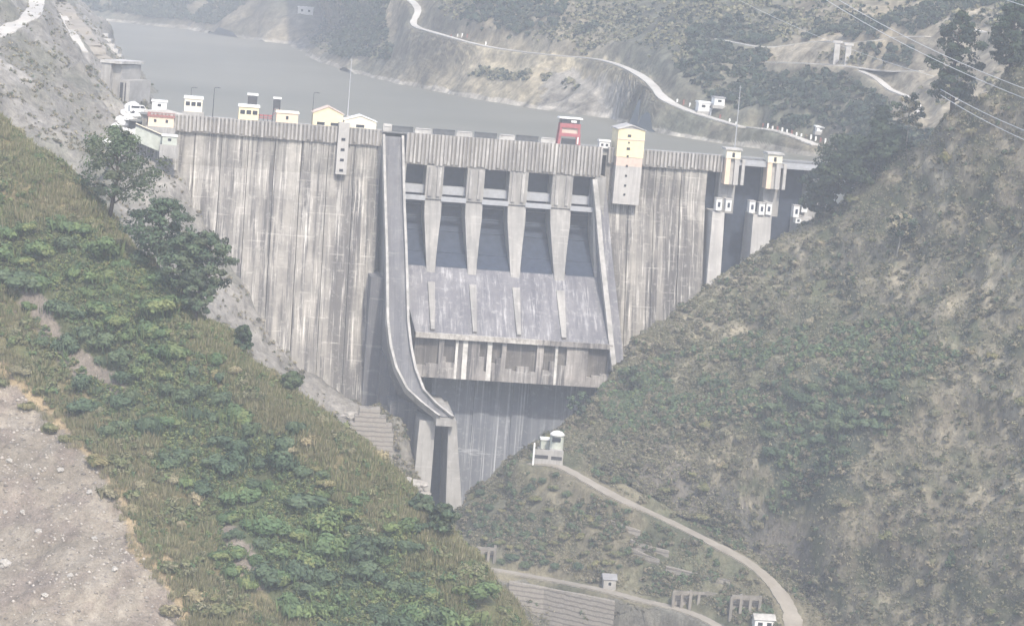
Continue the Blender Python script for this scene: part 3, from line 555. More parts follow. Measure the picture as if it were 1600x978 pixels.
# upstream walkway, stepping up to the left bank
mb = MB(); pts = [(225, 172), (262, 172), (300, 182), (345, 184), (400, 190), (492, 199)]
top = [DL(x, y, -8) for x, y in pts]
for (a, b) in zip(top, top[1:]): mb.strip([[(a[0], 8.0, -1), (a[0], 8.0, a[1]), (a[0], 10.5, a[1]), (a[0], 10.5, -1)], [(b[0], 8.0, -1), (b[0], 8.0, b[1]), (b[0], 10.5, b[1]), (b[0], 10.5, -1)]])
mb.build('upstream_parapet', M['coping'], DAM)
# ------------------------------------------------------------------ small buildings
def house(name, label, x0, x1, ytop, ybase, k, wallm, roofm, depth=6, roof='flat', wins=3, door=False, cat='hut', group=None, winh=.32, winy=.45, overhang=.4, rz=th, pos=None, base=None, winw=None, big=False):
    if pos is None:
        uu0, zz = DL(x0, ybase, k); uu1 = DL(x1, ybase+(x1-x0)*.06, k)[0]; zt = z_((x0+x1)/2, ytop, k); wd = uu1-uu0; h = zt-zz; loc = dw((uu0+uu1)/2, k, zz)
    else: loc, wd, h = pos
    T = thing(name, label, cat, loc, rz, group)
    if base is not None:
        mb = MB(); mb.box((-wd/2-.8, -.8, base), (wd/2+.8, depth+.8, -.03)); mb.build('plinth', M['conc'], T)
    rh = {'flat': .16, 'gable': .34, 'side': .3}[roof]*h; hb = h-rh
    mb = MB(); mb.box((-wd/2, 0, 0), (wd/2, depth, hb))
    if roof == 'gable': mb.add([(-wd/2, 0, hb), (wd/2, 0, hb), (0, 0, h-.25), (-wd/2, depth, hb), (wd/2, depth, hb), (0, depth, h-.25)], [(0, 1, 2), (5, 4, 3)])
    mb.build('wall', wallm, T)
    mb = MB(); o = overhang
    if roof == 'flat': mb.box((-wd/2-o, -o, hb+.01), (wd/2+o, depth+o, h), .1)
    elif roof == 'gable': mb.prism([(-wd/2-o, hb-.1), (0, h-.3), (wd/2+o, hb-.1), (wd/2+o, hb+.15), (0, h), (-wd/2-o, hb+.15)], 'y', -o, depth+o)
    else: mb.prism([(-o, hb+.02), (depth+o, hb+.02), (depth/2, h)], 'x', -wd/2-o, wd/2+o)
    mb.build('roof', roofm, T)
    ww = winw or wd*.12
    for i in range(wins):
        cx = -wd/2+wd*(i+.6)/(wins+.2); f = MB(); f.box((cx-ww-.06, -.07, hb*winy-.06), (cx+ww+.06, -.003, hb*(winy+winh)+.06)); fr = f.build('window', M['white'], T)
        g = MB(); g.box((cx-ww, -.1, hb*winy), (cx+ww, -.072, hb*(winy+winh))); g.build('pane', M['glass'], fr)
    if door: g = MB(); g.box((wd*.3, -.06, 0), (wd*.3+.95, -.003, min(2.1, hb*.85))); g.build('door', M['dark'], T)
    return T
house('hut', 'small cream hut with three windows, raised on a plinth at the left of the crest', 287.5, 315.5, 151, 174, -14, M['cream'], M['white'], 6, wins=3, base=-6)
house('hut', 'yellow flat-roofed hut in front of the dark hoists on the crest', 372.5, 403.5, 164, 187, -4, M['yellow'], M['white'], 6, wins=3, base=-3)
house('hut', 'low pale cream hut with pink lower wall, right of the dark hoists', 431, 465, 174, 194, -4, M['peach'], M['cream'], 5, wins=1, base=-2, winw=.5)
house('hut', 'peach walled hut with dull red roof below the left end of the crest', 231, 271, 177, 197, 3, M['peach'], M['redroof'], 7, roof='side', wins=2, base=-6, winw=.5)
house('gate_house', 'large yellow gate house with low pitched pinkish roof on the crest', 488, 535, 166, 199, -2, M['yellow'], M['pinkroof'], 10, roof='gable', wins=2, cat='building', winh=.2, winy=.2, winw=1.5, base=-2)
house('gate_house', 'cream gate house with white gabled roof beside the chute head', 537, 587, 180, 206, -1, M['cream'], M['white'], 9, roof='gable', wins=1, cat='building', winh=.24, winy=.45, winw=1.6, base=-2)
house('kiosk', 'tiny white kiosk between the red gantry and the yellow-topped tower', 936, 952, 219, 234, -1, M['white'], M['white'], 3.5, wins=2, base=-2, winh=.3, cat='kiosk')
house('hut', 'white hut with a low blue door at the far left end of the crest', 237, 260, 157, 172, -16, M['white'], M['white'], 5, wins=1, base=-8)
# shaft with windows left of the chute
def tower(name, label, x0, x1, y0, y1, k, depth, mat, wins, head=None, heady=None, cap=None, xs=.5, lean=0, band=None):
    (a, b) = pxbox(x0, y0, x1, y1, k, depth); wd = b[0]-a[0]; h = b[2]-a[2]; T = thing(name, label, 'tower', dw((a[0]+b[0])/2, k, a[2]), th)
    zh = h
    if heady: zh = h*(1-(heady-y0)/(y1-y0))
    zl = zh
    if band: zl = zh-h*band; mb = MB(); mb.box((-wd/2+.02, .02, zl), (wd/2-.02, depth, zh)); mb.build('band', M['pinkroof'], T)
    mb = MB(); mb.box((-wd/2, 0, 0), (wd/2, depth, zl)); mb.build('shaft', mat, T)
    if head:
        mb = MB(); mb.box((-wd/2-.12, -.12, zh), (wd/2+.12, depth, h-.02)); hd = mb.build('head', head, T)
        mb = MB(); mb.box((-wd/2-.3, -.3, (zh+h)/2+1.2), (wd/2+.3, -.125, (zh+h)/2+1.6)); mb.build('string_course', M['pinkroof'], hd)
    if cap == 'gable':
        mb = MB(); mb.prism([(-wd/2-.6, h-.4), (0, h+1.3), (wd/2+.6, h-.4), (wd/2+.6, h-.05), (0, h+1.8), (-wd/2-.6, h-.05)], 'y', -.6, depth+.5); mb.add([(-wd/2, -.1, h-.2), (wd/2, -.1, h-.2), (0, -.1, h+1.35)], [(0, 1, 2)]); mb.build('roof', M['coping'], T)
    elif cap: mb = MB(); mb.box((-wd/2-.5, -.5, h), (wd/2+.5, depth+.4, h+.6), .15); mb.build('roof', M['white'], T)
    for f, ww, hh in wins:
        z = h*(1-f); g = MB(); c = wd*(xs-.5); g.box((c-ww, -.2, z-hh), (c+ww, .1, z+hh)); g.build('window', M['glass'], T)
    return T
tower('stair_shaft', 'narrow concrete stair shaft with four dark windows under the yellow gate house', 527, 544, 192, 273, 3.2, 8, M['towerconc'], [(f, .75, .5) for f in (.32, .52, .72, .92)])
tower('lift_tower', 'tall square lift tower with cream upper storeys and concrete shaft, right of the gates', 962, 1003, 202, 320, 6, 14, M['towerconc'], [(.09, .7, .5), (.18, .35, .35), (.26, .7, .5), (.36, .4, .4), (.49, .4, .4), (.62, .4, .4), (.75, .4, .4), (.87, .4, .4)], M['yellow'], 246, 'gable', xs=.42, band=.12)
for lab, x0, y0 in (('cream-headed hoist tower of the intake with a tall mast behind it', 1134, 232), ('cream-headed hoist tower nearest the wooded right slope', 1199, 239)):
    k = 5; (a, b) = pxbox(x0, y0, x0+21, y0+57, k, 8); wd = b[0]-a[0]; h = b[2]-a[2]; T = thing('hoist_tower', lab, 'tower', dw((a[0]+b[0])/2, k, a[2]), th)
    for s_ in (-1, 1): mb = MB(); mb.box((s_*wd/2, 0, 0), (s_*wd*.16, 7, h*.72)); mb.build('leg', M['peach' if s_ < 0 else 'towerconc'], T)
    mb = MB(); mb.box((-wd*.16, 1.2, 0), (wd*.16, 6, h*.72)); mb.build('shaft', M['coping'], T)
    mb = MB(); mb.box((-wd/2-.15, -.2, h*.72), (wd/2+.15, 7, h-.7)); hd = mb.build('head', M['cream'], T)
    mb = MB(); mb.box((-.5, -.3, h*.76), (.5, -.1, h*.88)); mb.build('window', M['glass'], hd)
    mb = MB(); mb.box((-wd/2-.7, -.8, h-.69), (wd/2+.7, 7.6, h)); mb.build('roof', M['coping'], T)
    mb = MB(); mb.box((wd*.75, 1, 0), (wd*.98, 7, h*.7)); mb.box((wd/2+.16, 2, h*.62), (wd*.76, 6, h*.7)); mb.build('side_column', M['towerconc'], T)
for i, (x, y) in enumerate([(1119, 311), (1134, 312), (1171, 315), (1186, 318), (1197, 318), (1240, 322), (1253, 314), (1243, 341)]):
    k = 9; (a, b) = pxbox(x, y, x+9, y+18 if i != 7 else y+8, k, 4); T = thing('hoist_cabin', ['first pale hoist cabin on the left intake pier', 'second pale hoist cabin on the left intake pier, beside the dark bay', 'pale hoist cabin hanging at the left edge of the middle intake pier', 'pale hoist cabin in the middle of the middle intake pier', 'pale hoist cabin at the right side of the middle intake pier', 'pale hoist cabin left of the rightmost intake pier', 'tallest pale hoist cabin on the rightmost intake pier', 'tiny pale box low on the rightmost intake pier'][i], 'cabin', dw((a[0]+b[0])/2, k, a[2]), th, 'hoist cabins on the intake piers'); wd = b[0]-a[0]; h = b[2]-a[2]
    mb = MB(); mb.box((-wd/2, 0, 0), (wd/2, 4, h)); mb.build('wall', M['white'], T); mb = MB(); mb.box((-wd/2-.2, -.2, h), (wd/2+.2, 4.2, h+.3)); mb.build('roof', M['coping'], T); mb = MB(); mb.box((-wd*.2, -.08, h*.3), (wd*.22, -.004, h*.72)); mb.build('window', M['steel'], T)
# red gantry on the crest
a = DL(871, 222, -3); b = DL(907, 225, -3); zt = z_(889, 184, -3); T = thing('gantry_crane', 'red portal gantry crane with white roof standing on the dam crest', 'crane', dw((a[0]+b[0])/2, -3, .36), th); wd = b[0]-a[0]; h = zt-.36
for sx in (-1, 1):
    for y in (0, 5): mb = MB(); mb.strip([[(sx*wd*.5, y, 0), (sx*wd*.5-sx*1.1, y, 0), (sx*wd*.5-sx*1.1, y+.9, 0), (sx*wd*.5, y+.9, 0)], [(sx*wd*.42, y, h*.78), (sx*wd*.42-sx*.9, y, h*.78), (sx*wd*.42-sx*.9, y+.9, h*.78), (sx*wd*.42, y+.9, h*.78)]]); mb.build('leg', M['red'], T)
mb = MB(); mb.box((-wd*.47, -.15, h*.3), (wd*.47, .35, h*.42)); mb.box((-wd*.45, -.15, h*.62), (wd*.45, .4, h*.78)); mb.build('cross_beam', M['red'], T)
mb = MB(); mb.box((-wd*.36, .6, h*.42), (wd*.36, 5, h*.62)); mb.build('machine_house', M['pinkroof'], T)
mb = MB(); mb.box((-wd*.4, .2, h*.78), (wd*.4, 5.6, h*.95)); hd = mb.build('trolley', M['dark'], T)
mb = MB(); mb.box((wd*.02, -.1, h*.82), (wd*.26, .19, h*.9)); mb.build('lamp_panel', M['white'], hd)
mb = MB(); mb.box((-wd*.5, -.4, h*.95), (wd*.52, 6, h), .15); mb.build('roof', M['white'], T)
mb = MB(); mb.box((-wd*.32, .3, .3), (wd*.3, 1.2, h*.22)); mb.build('load', M['dark'], T)
mb = MB(); mb.box((wd*.34, -.2, h*.05), (wd*.4, .2, h*.3)); mb.build('ladder', M['white'], T)
# dark hoists behind the yellow hut
for i, (x, y0, w_) in enumerate(((386, 146, 13), (426, 152, 10))):
    k = -9; a = DL(x, 186, k); zt = z_(x+w_/2, y0, k); wd = w_*.25; h = zt-a[1]; T = thing('stoplog_hoist', ['taller dark hoist frame with pale cap behind the yellow hut', 'shorter dark tilted hoist frame left of the low cream hut'][i], 'hoist', dw(a[0]+wd/2, k, a[1]), th)
    for s_ in (-1, 1): mb = MB(); mb.tube([(s_*wd*.6, 0, -3), (s_*wd*.42, .3, h*.8)], .28, 4); mb.build('leg', M['dark'], T)
    mb = MB(); mb.tube([(-wd*.55, 0, h*.15), (wd*.45, .2, h*.5)], .15, 4); mb.tube([(wd*.55, 0, h*.15), (-wd*.45, .2, h*.5)], .15, 4); mb.build('brace', M['red'], T)
    mb = MB(); mb.box((-wd*.55, -.5, h*.5), (wd*.55, 1.6, h*.88)); mb.build('winch_box', M['dark'], T)
    mb = MB(); mb.box((-wd*.65, -.7, h*.92), (wd*.65, 1.8, h)); mb.build('cap', M['white'], T)
mb = MB()
a = DL(398, 186, -9); b = DL(425, 187, -9); T = thing('guard_rail', 'dull red railing between the two dark hoists on the crest', 'railing', dw(a[0], -9, a[1]), th); L_ = b[0]-a[0]
mb = MB(); mb.box((0, 0, 1.2), (L_, .25, 1.9)); mb.box((0, 0, .4), (L_, .25, .8)); mb.build('rail', M['red'], T)
for i in range(5): mb = MB(); mb.box((i*L_/4-.12, -.1, -2), (i*L_/4+.12, .3, 2.0)); mb.build('post', M['dark'], T)
# masts and lamp posts
def mast(name, label, x, ytop, ybase, k, r=.16, cat='mast', lamp=False):
    a = DL(x, ybase, k); zt = z_(x+ (ybase-ytop)*.08, ytop, k); T = thing(name, label, cat, dw(a[0], k, a[1]), th); h = zt-a[1]
    mb = MB(); mb.tube([(0, 0, -2), (0, 0, h*.5), (0, 0, h)], [r, r*.8, r*.5], 6); mb.build('pole', M['pole' if not lamp else 'dark'], T)
    mb = MB(); mb.box((-r*2.2, -r*2.2, -2.2), (r*2.2, r*2.2, .25)); mb.build('base', M['conc'], T)
    if lamp: mb = MB(); mb.tube([(0, 0, h), (.9, -.2, h+.3), (1.8, -.4, h+.25)], .12, 5); mb.box((1.3, -.7, h+.1), (2.3, -.1, h+.3)); mb.build('lamp_arm', M['dark'], T)
    else:
        mb = MB()
        for f in (.6, .8, .97): mb.tube([(-.5, 0, h*f), (.5, 0, h*f)], .09, 4)
        mb.build('crossarm', M['pole'], T)
mast('mast', 'tall thin grey mast rising over the cream gate house', 543, 92, 182, -8, .22)
mast('mast', 'tall thin grey mast behind the left hoist tower of the intake', 1148, 134, 232, -8, .22)
mast('lamp_post', 'dark lamp post between the raised cream hut and the yellow hut', 332, 138, 184, -8, .2, 'lamp post', True)
mast('lamp_post', 'dark lamp post left of the large yellow gate house', 487, 146, 196, -8, .16, 'lamp post', True)
mast('lamp_post', 'dark lamp post just behind the raised cream hut', 297, 138, 172, -19, .16, 'lamp post', True)
# white van at the left end of the crest
def van(label, x, y, k, mat, name='van', rz=.0, scale=1.0, pos=None):
    a = DL(x, y, k); T = thing(name, label, 'van', dw(a[0], k, a[1]) if pos is None else pos, th+rz); T.scale = (scale,)*3
    mb = MB(); mb.prism([(-2.5, .45), (2.5, .45), (2.5, 1.2), (1.7, 1.4), (1.1, 2.2), (-2.4, 2.2), (-2.5, 2.0)], 'y', -.95, .95); mb.build('body', mat, T)
    for cx in (-1.6, 1.5):
        for cy in (-.97, .77):
            mb = MB(); mb.prism([(cx+.4*math.cos(q*.524), .4+.4*math.sin(q*.524)) for q in range(12)], 'y', cy, cy+.2); mb.build('wheel', M['dark'], T)
    mb = MB(); mb.prism([(1.0, 1.42), (1.55, 1.42), (1.05, 2.05), (.2, 2.05), (.2, 1.42)], 'y', -.965, -.952); mb.box((-2.2, -.965, 1.42), (0, -.952, 2.0)); mb.build('window', M['glass'], T)
T_ = []
van('white van parked beside the white hut at the left end of the crest', 216, 178, -12, M['white'], rz=.3, scale=1.5)
# slanted covered conveyor and its small roof
a = np.array(dw(*[DL(212, 196, 6)[0], 6, DL(212, 196, 6)[1]])); b = np.array(dw(DL(254, 214, 8)[0], 8, DL(254, 214, 8)[1]))
T = thing('stair_gallery', 'cream walled sloping gallery with a dark roof descending left of the dam', 'gallery', a); d = b-a
sec = lambda w0, w1, z0, z1: [[tuple(np.array([0, w0, z0])), tuple(np.array([0, w1, z0])), tuple(np.array([0, w1, z1])), tuple(np.array([0, w0, z1]))], [tuple(d+np.array([0, w0, z0])), tuple(d+np.array([0, w1, z0])), tuple(d+np.array([0, w1, z1])), tuple(d+np.array([0, w0, z1]))]]
MB().strip(sec(0, 2.5, -6, 0)).build('wall', M['palegreen'], T); MB().strip(sec(-.4, 2.9, .02, .6)).build('roof', M['dark'], T); MB().strip(sec(-.5, -.1, .62, .95)).build('rail', M['cream'], T)
house('shed', 'small green-grey shed with white roof at the foot of the sloping gallery', 253, 276, 211, 226, 12, M['palegreen'], M['white'], 4, wins=1, base=-5, cat='shed')
# pale fallen blocks by the left end
for i, (x, y, s_) in enumerate([(206, 172, 3.4), (198, 180, 2.6), (204, 192, 2.8), (194, 198, 3.0), (188, 190, 2.2), (208, 204, 2.8), (214, 212, 3.0), (206, 218, 2.4), (186, 206, 2.2), (168, 227, 2.4), (198, 210, 2.6), (218, 222, 2.6), (212, 184, 2.2), (180, 200, 1.8)]):
    p = hit(x, y); rnd = random.Random(i)
    if p is None: continue
    import bmesh
    bm = bmesh.new(); bmesh.ops.create_icosphere(bm, subdivisions=2, radius=s_)
    for v_ in bm.verts: v_.co *= 1+.3*vnoise(np.array([v_.co.x*.7+i*9, v_.co.y*.7, v_.co.z*.7])); v_.co.z *= .75
    me = bpy.data.meshes.new('boulder'); bm.to_mesh(me); bm.free(); me.materials.append(M['white']); o = link('boulder', me); o.location = p+Vector((0, -1, s_*.3))
    tag(o, 'white angular rock in the pale rubble heap at the left dam end', 'rock', 'white rubble at the left dam end')
# ------------------------------------------------------------------ left bank concrete: portal block, retaining wall, steps, ramp
LB = ('left_bank', 'abutment_rock')
def pbox(x0, y0, x1, y1, Y, depth):
    p = P((x0+x1)/2, y1, Y); s_ = Y/FPX; return p, (x1-x0)*s_, (y1-y0)*s_
p, wd, h = pbox(152, 100, 200, 195, 1045, 20)
T = thing('intake_block', 'grey concrete block with dark slot on the left bank above the dam', 'concrete structure', p, -.25)
mb = MB(); mb.box((-wd*.5, 0, -8), (-wd*.18, 22, h)); mb.build('buttress', M['conc'], T)
mb = MB(); mb.box((-wd*.18, 2.5, -8), (wd*.12, 22, h*.98)); mb.build('wall', M['conc'], T)
mb = MB(); mb.box((wd*.12, .5, -8), (wd*.5, 22, h*.74)); mb.build('lower_wall', M['conc'], T)
mb = MB(); mb.box((wd*.16, .38, h*.05), (wd*.27, .497, h*.7)); mb.build('slot', M['dark'], T)
mb = MB(); mb.box((wd*.33, .36, h*.05), (wd*.37, .495, h*.7)); mb.build('slot', M['dark'], T)
mb = MB(); mb.box((-wd*.55, -.6, h), (wd*.2, 22.5, h+1.1)); mb.build('cap_slab', M['coping'], T)
mb = MB(); mb.box((-wd*.47, -.1, h*.3), (-wd*.38, -.003, h*.46)); mb.build('hatch', M['dark'], T)
p, wd, h = pbox(122, 128, 154, 192, 1030, 12)
T = thing('retaining_wall', 'stained concrete retaining wall with pilasters left of the intake block', 'wall', p, -.3)
mb = MB(); mb.box((-wd/2, 0, -6), (wd/2, 9, h*.55)); mb.build('wall', M['conc'], T)
for i in range(4): mb = MB(); x = -wd/2+wd*i/3; mb.box((x-.5, -.7, -6), (x+.5, .1, h*.6)); mb.build('pilaster', M['coping'], T)
mb = MB(); mb.box((-wd*.4, 3, h*.55), (wd*.4, 9, h*.9)); mb.build('upper_room', M['greyroof'], T)
p, wd, h = pbox(82, 218, 104, 248, 1000, 8)
T = thing('retaining_wall', 'small pale concrete wall behind the leafy tree on the near ridge', 'wall', p, -.3)
mb = MB(); mb.prism([(-wd/2, -6), (wd/2, -6), (wd/2, h), (-wd/2, h*.45)], 'y', 0, 3); mb.build('wall', M['conc'], T); mb = MB(); mb.box((wd/2-.8, -.4, -6), (wd/2+.3, 3.3, h+.4)); mb.build('pilaster', M['coping'], T)
def ribbon(name, key, width, mat, lift=.35, thick=.5):
    """a road laid on the bench cut for it in the terrain"""
    ps = ROADS[key]; mb = MB(); secs = []
    for i, p in enumerate(ps):
        d = ps[min(i+1, len(ps)-1)]-ps[max(i-1, 0)]; d[2] = 0; d /= np.linalg.norm(d)+1e-9; s_ = np.array([-d[1], d[0], 0]); wv = width*(1+.25*float(vnoise(np.array([i*.13, .5, width])))+.16*float(vnoise(np.array([i*.9, 3.5, width]))))
        a, b = p-s_*wv/2, p+s_*wv/2; z = p[2]+lift; secs.append([(a[0], a[1], z-thick), (a[0], a[1], z), (b[0], b[1], z), (b[0], b[1], z-thick)])
    mb.strip(secs); return kind(mb.build(name, mat), 'structure'), ps
# ramp and steps on the left bank
ribbon('road', 'ramp', 9, M['road'])
ribbon('path', 'leftpath', 7, M['farroad'])
ribbon('path', 'spoil', 3.5, M['farroad'])
for i in range(13):
    f = i/12; x, y = 163+f*60, 55+f*97; p = hit(x, y, ('left_bank',))
    if p is None: continue
    s_ = p.y/FPX; wd = (12+7*f)*s_; o = MB().box((-wd/2, -2, -4), (wd/2, 3, .9)).build('terrace_step', M['coping']); o.location = p; tag(o, 'pale concrete terrace ledge stepping down the left bank to the water', 'step', 'terrace ledges on the left bank')
# ------------------------------------------------------------------ roads
RH = ('lower_spur', 'right_hillside')
r1, c1 = ribbon('road', 'upper', 5.2, M['road']); r2, c2 = ribbon('road', 'lower', 4.0, M['road'])
FH = ('promontory',)
ribbon('road', 'far', 5.0, M['farroad'], .5); ribbon('road', 'far2', 5, M['farroad'], .5)
for k_ in ('track1', 'track2', 'track3', 'track4'): ribbon('path', k_, 3.5, M['farroad'], .4)
# retaining walls under the road on the spur
for lab, pts in (('dry stone retaining wall under the lower road at the frame bottom', [(795, 905), (850, 915), (905, 925), (960, 937)]),):
    ps = [hit(x, y+12, RH) for x, y in pts]; base = ps[0]; T = thing('retaining_wall', lab, 'wall', base)
    for i in range(len(ps)-1):
        a, b = ps[i]-base, ps[i+1]-base; mb = MB(); mb.strip([[(a.x, a.y-2.5, a.z-14), (a.x, a.y-1.2, a.z+2.2), (a.x, a.y+3, a.z+2.2), (a.x, a.y+3, a.z-14)], [(b.x, b.y-2.5, b.z-14), (b.x, b.y-1.2, b.z+2.2), (b.x, b.y+3, b.z+2.2), (b.x, b.y+3, b.z-14)]]); mb.build('wall_panel', M['gabion'], T)
for lab, pts, hgt in (('upper short stone terrace wall on the grassy spur', [(930, 808), (965, 824), (1000, 836)], 1.6), ('middle stone terrace wall on the grassy spur', [(985, 850), (1020, 862), (1045, 868)], 1.6), ('lower stone terrace wall on the grassy spur', [(1040, 892), (1080, 902), (1140, 915)], 1.8), ('short stone terrace wall beside the concrete ruins', [(985, 860), (1010, 872), (1030, 880)], 1.2)):
    ps = [hit(x, y, RH) for x, y in pts]; mb = MB(); base = ps[0]
    mb.strip([[(q.x-base.x, q.y-base.y-.6, q.z-base.z-2), (q.x-base.x, q.y-base.y-.4, q.z-base.z+hgt), (q.x-base.x, q.y-base.y+1.2, q.z-base.z+hgt), (q.x-base.x, q.y-base.y+1.2, q.z-base.z-2)] for q in ps]); o = mb.build('terrace_wall', M['gabion']); o.location = base; tag(o, lab, 'wall', 'terrace walls on the spur')
# gabion toe wall and pale rock left of the chute foot
p = P(578, 745, 905); T = thing('gabion_wall', 'tall stepped gabion wall below the left abutment beside the chute foot', 'wall', p, .1)
for i in range(9):
    mb = MB(); w0 = 7.6-max(0, i-6)*1.6; mb.box((-w0-.1*i, i*1.0, i*2.6), (w0-max(0, i-5)*.7, i*1.0+6, i*2.6+2.55)); mb.build('course', M['gabion'], T)
o = MB().box((-9, 2, -14), (9, 14, -.05)).build('footing', M['gabion'], T)
def rock(label, px, py, s_, mat, only=None, squash=(1, 1, .8), seed=0, name='boulder', group=None, sink=.25, rough=.35):
    p = hit(px, py, only)
    if p is None: return
    import bmesh
    bm = bmesh.new(); bmesh.ops.create_icosphere(bm, subdivisions=3, radius=1)
    for v_ in bm.verts:
        c = np.array(v_.co)*1.3+seed*7.7; v_.co *= 1+rough*float(fbm(c, 1.0, 3, .5, seed)); v_.co = Vector((v_.co.x*squash[0]*s_, v_.co.y*squash[1]*s_, v_.co.z*squash[2]*s_))
    me = bpy.data.meshes.new(name); bm.to_mesh(me); bm.free(); me.materials.append(mat); o = link(name, me); o.location = p+Vector((0, 0, s_*squash[2]*(1-2*sink)*.5)); o.rotation_euler = (0, 0, seed*1.3); tag(o, label, 'rock', group)
rock('large pale grey boulder between the trees on the near ridge', 256, 372, 3.2, M['boulder'], ('left_hillside',), (1.1, 1, .8), 3)
rock('smaller pale boulder left of the large ridge boulder', 205, 357, 1.6, M['boulder'], ('left_hillside',), (1.4, 1, .6), 5)
for i, (x, y, s_) in enumerate([(628, 752, 3.5), (645, 760, 4.0), (655, 772, 3.5), (632, 772, 3.0), (548, 650, 3.0), (556, 670, 3.2), (560, 690, 3.2), (640, 785, 3.0), (668, 788, 2.8)]):
    rock('pale broken rock slab at the foot of the side chute', x, y, s_, M['palerock'], ('abutment_rock',), (1.2, 1, .45), i+11, 'rock_slab', 'pale rock slabs below the chute')
# ------------------------------------------------------------------ knoll: domed kiosk, small hut, wall
def knoll(px, py): return hit(px, py, RH)
p = P(868, 690, 868); q = knoll(868, 712)
p = np.array(q); s_ = p[1]/FPX
T = thing('watch_post', 'pale domed watch post standing on the knoll above the road', 'watch post', p, .1); h = 50*s_*.78; r = 11*s_
mb = MB(); mb.prism([(r*math.cos(q_*math.pi/8), r*.9*math.sin(q_*math.pi/8)) for q_ in range(16)], 'z', -4, h*.82); mb.build('body', M['palegreen'], T)
mb = MB(); mb.strip([[(r*f*math.cos(q_*math.pi/8), r*f*.95*math.sin(q_*math.pi/8), z) for q_ in range(16)] for f, z in ((1.0, h*.84), (1.12, h*.86), (1.0, h*.93), (.7, h*1.0), (.25, h*1.04))]); mb.build('dome', M['white'], T, True)
mb = MB(); mb.box((-r*.75, -r*.97, h*.62), (r*.45, -r*.5, h*.8)); mb.build('window', M['glass'], T)
mb = MB(); mb.box((-r*1.0, -r*1.1, h*.28), (r*.8, -r*.4, h*.32)); mb.build('ledge', M['coping'], T)
q = knoll(851, 704); T = house('hut', 'small pale hut with white roof left of the domed watch post', 0, 0, 0, 0, 0, M['palegreen'], M['white'], 3, wins=0, pos=(np.array(q)+np.array([0, 1, .5]), 13*s_, 17*s_), rz=.1, base=-4)
q = P(858, 716, p[1]-6); T = thing('compound_wall', 'grey masonry wall with pale end post in front of the domed watch post', 'wall', q, .05)
mb = MB(); mb.box((-24*s_, 0, -3), (22*s_, 1, 16*s_*.8)); mb.build('wall', M['conc'], T); mb = MB(); mb.box((-26*s_, -.3, -3), (-23.4*s_, 1.2, 28*s_*.8)); mb.build('post', M['white'], T)
mb = MB(); mb.box((-23*s_, -.12, -.2), (-2*s_, -.003, 1.0)); mb.box((3*s_, -.12, -.4), (20*s_, -.003, .8)); mb.build('opening', M['dark'], T)
# ruined concrete frames and huts near the frame bottom
def ruin(label, x0, x1, y0, y1, n):
    a = knoll((x0+x1)/2, y1); s2 = a.y/FPX; wd = (x1-x0)*s2; h = (y1-y0)*s2; T = thing('concrete_frame', label, 'ruin', a, .1)
    for i in range(n):
        x = -wd/2+wd*i/(n-1)
        mb = MB(); mb.box((x-.45, -.4, -2), (x+.45, .5, h*random.uniform(.75, 1.0))); mb.build('column', M['oldconc'], T)
    mb = MB(); mb.box((-wd/2, -.3, h*.7), (wd/2, .4, h*.84)); mb.build('beam', M['oldconc'], T); mb = MB(); mb.box((-wd/2, 2.5, -2), (wd/2, 3.3, h*.68)); mb.build('back_wall', M['gabion'], T)
ruin('pale concrete frame ruin with columns under the road, left one', 1050, 1118, 918, 948, 6)
ruin('taller concrete frame ruin beside the white house, right one', 1140, 1186, 922, 962, 4)
ruin('weathered concrete frame on the bank left of the lower road', 742, 772, 848, 882, 4)
for lab, x0, x1, y0, y1, wm, rm in (('white house with pale roof at the bottom frame edge', 1178, 1210, 960, 985, M['white'], M['coping']), ('small blue-grey hut beside the lower road', 942, 962, 897, 922, M['oldcoping'], M['greyroof'])):
    a = hit((x0+x1)/2, y1, RH); s2 = a.y/FPX; house('house' if 'house' in lab else 'hut', lab, 0, 0, 0, 0, 0, wm, rm, 5, wins=2 if 'house' in lab else 1, pos=(np.array(a), (x1-x0)*s2, (y1-y0)*s2), rz=.1, base=-4, roof='side', cat='house' if 'house' in lab else 'hut')
# ------------------------------------------------------------------ far bank buildings
def farhouse(name, label, x0, x1, y0, y1, wm, rm, roof='flat', wins=2, only=FH, cat='building', depth=9, lift=0, foot=None):
    a = hit((x0+x1)/2, foot or y1, only); lift = ((foot or y1)-y1)*a.y/FPX; s2 = a.y/FPX; return house(name, label, 0, 0, 0, 0, 0, wm, rm, depth, roof, wins, pos=(np.array(a)+np.array([0, 0, lift]), (x1-x0)*s2, (y1-y0)*s2), rz=.1, base=-1.6, cat=cat, winw=.9)
farhouse('house', 'long white house with small windows above the far shore road', 1091, 1131, 160, 175, M['white'], M['white'], 'flat', 3)
farhouse('house', 'white upper block rising behind the long white house', 1115, 1131, 152, 165, M['white'], M['greyroof'], 'flat', 1, foot=176)
farhouse('shed', 'long white shed high on the far left shore at the frame top', 465, 489, 11, 24, M['white'], M['white'], 'flat', 2, ('far_hills', 'promontory'))
farhouse('shed', 'small white shed beside the far road near the right wooded slope', 1276, 1291, 197, 206, M['white'], M['white'], 'side', 1)
for i, (x0, y0) in enumerate(((1302, 68), (1320, 72))):
    a = hit(x0+4, 100, FH); s2 = a.y/FPX; T = thing('bridge_pier', ['left pale bridge pier on the far right hillside', 'right pale bridge pier on the far right hillside'][i], 'pier', a); h = (100-y0)*s2
    mb = MB(); mb.box((-1.3, 0, -4), (1.3, 2.2, h)); mb.build('shaft', M['coping'], T); mb = MB(); mb.box((-2.2, -.4, h), (2.2, 2.6, h+1.1)); mb.build('cap', M['coping'], T)
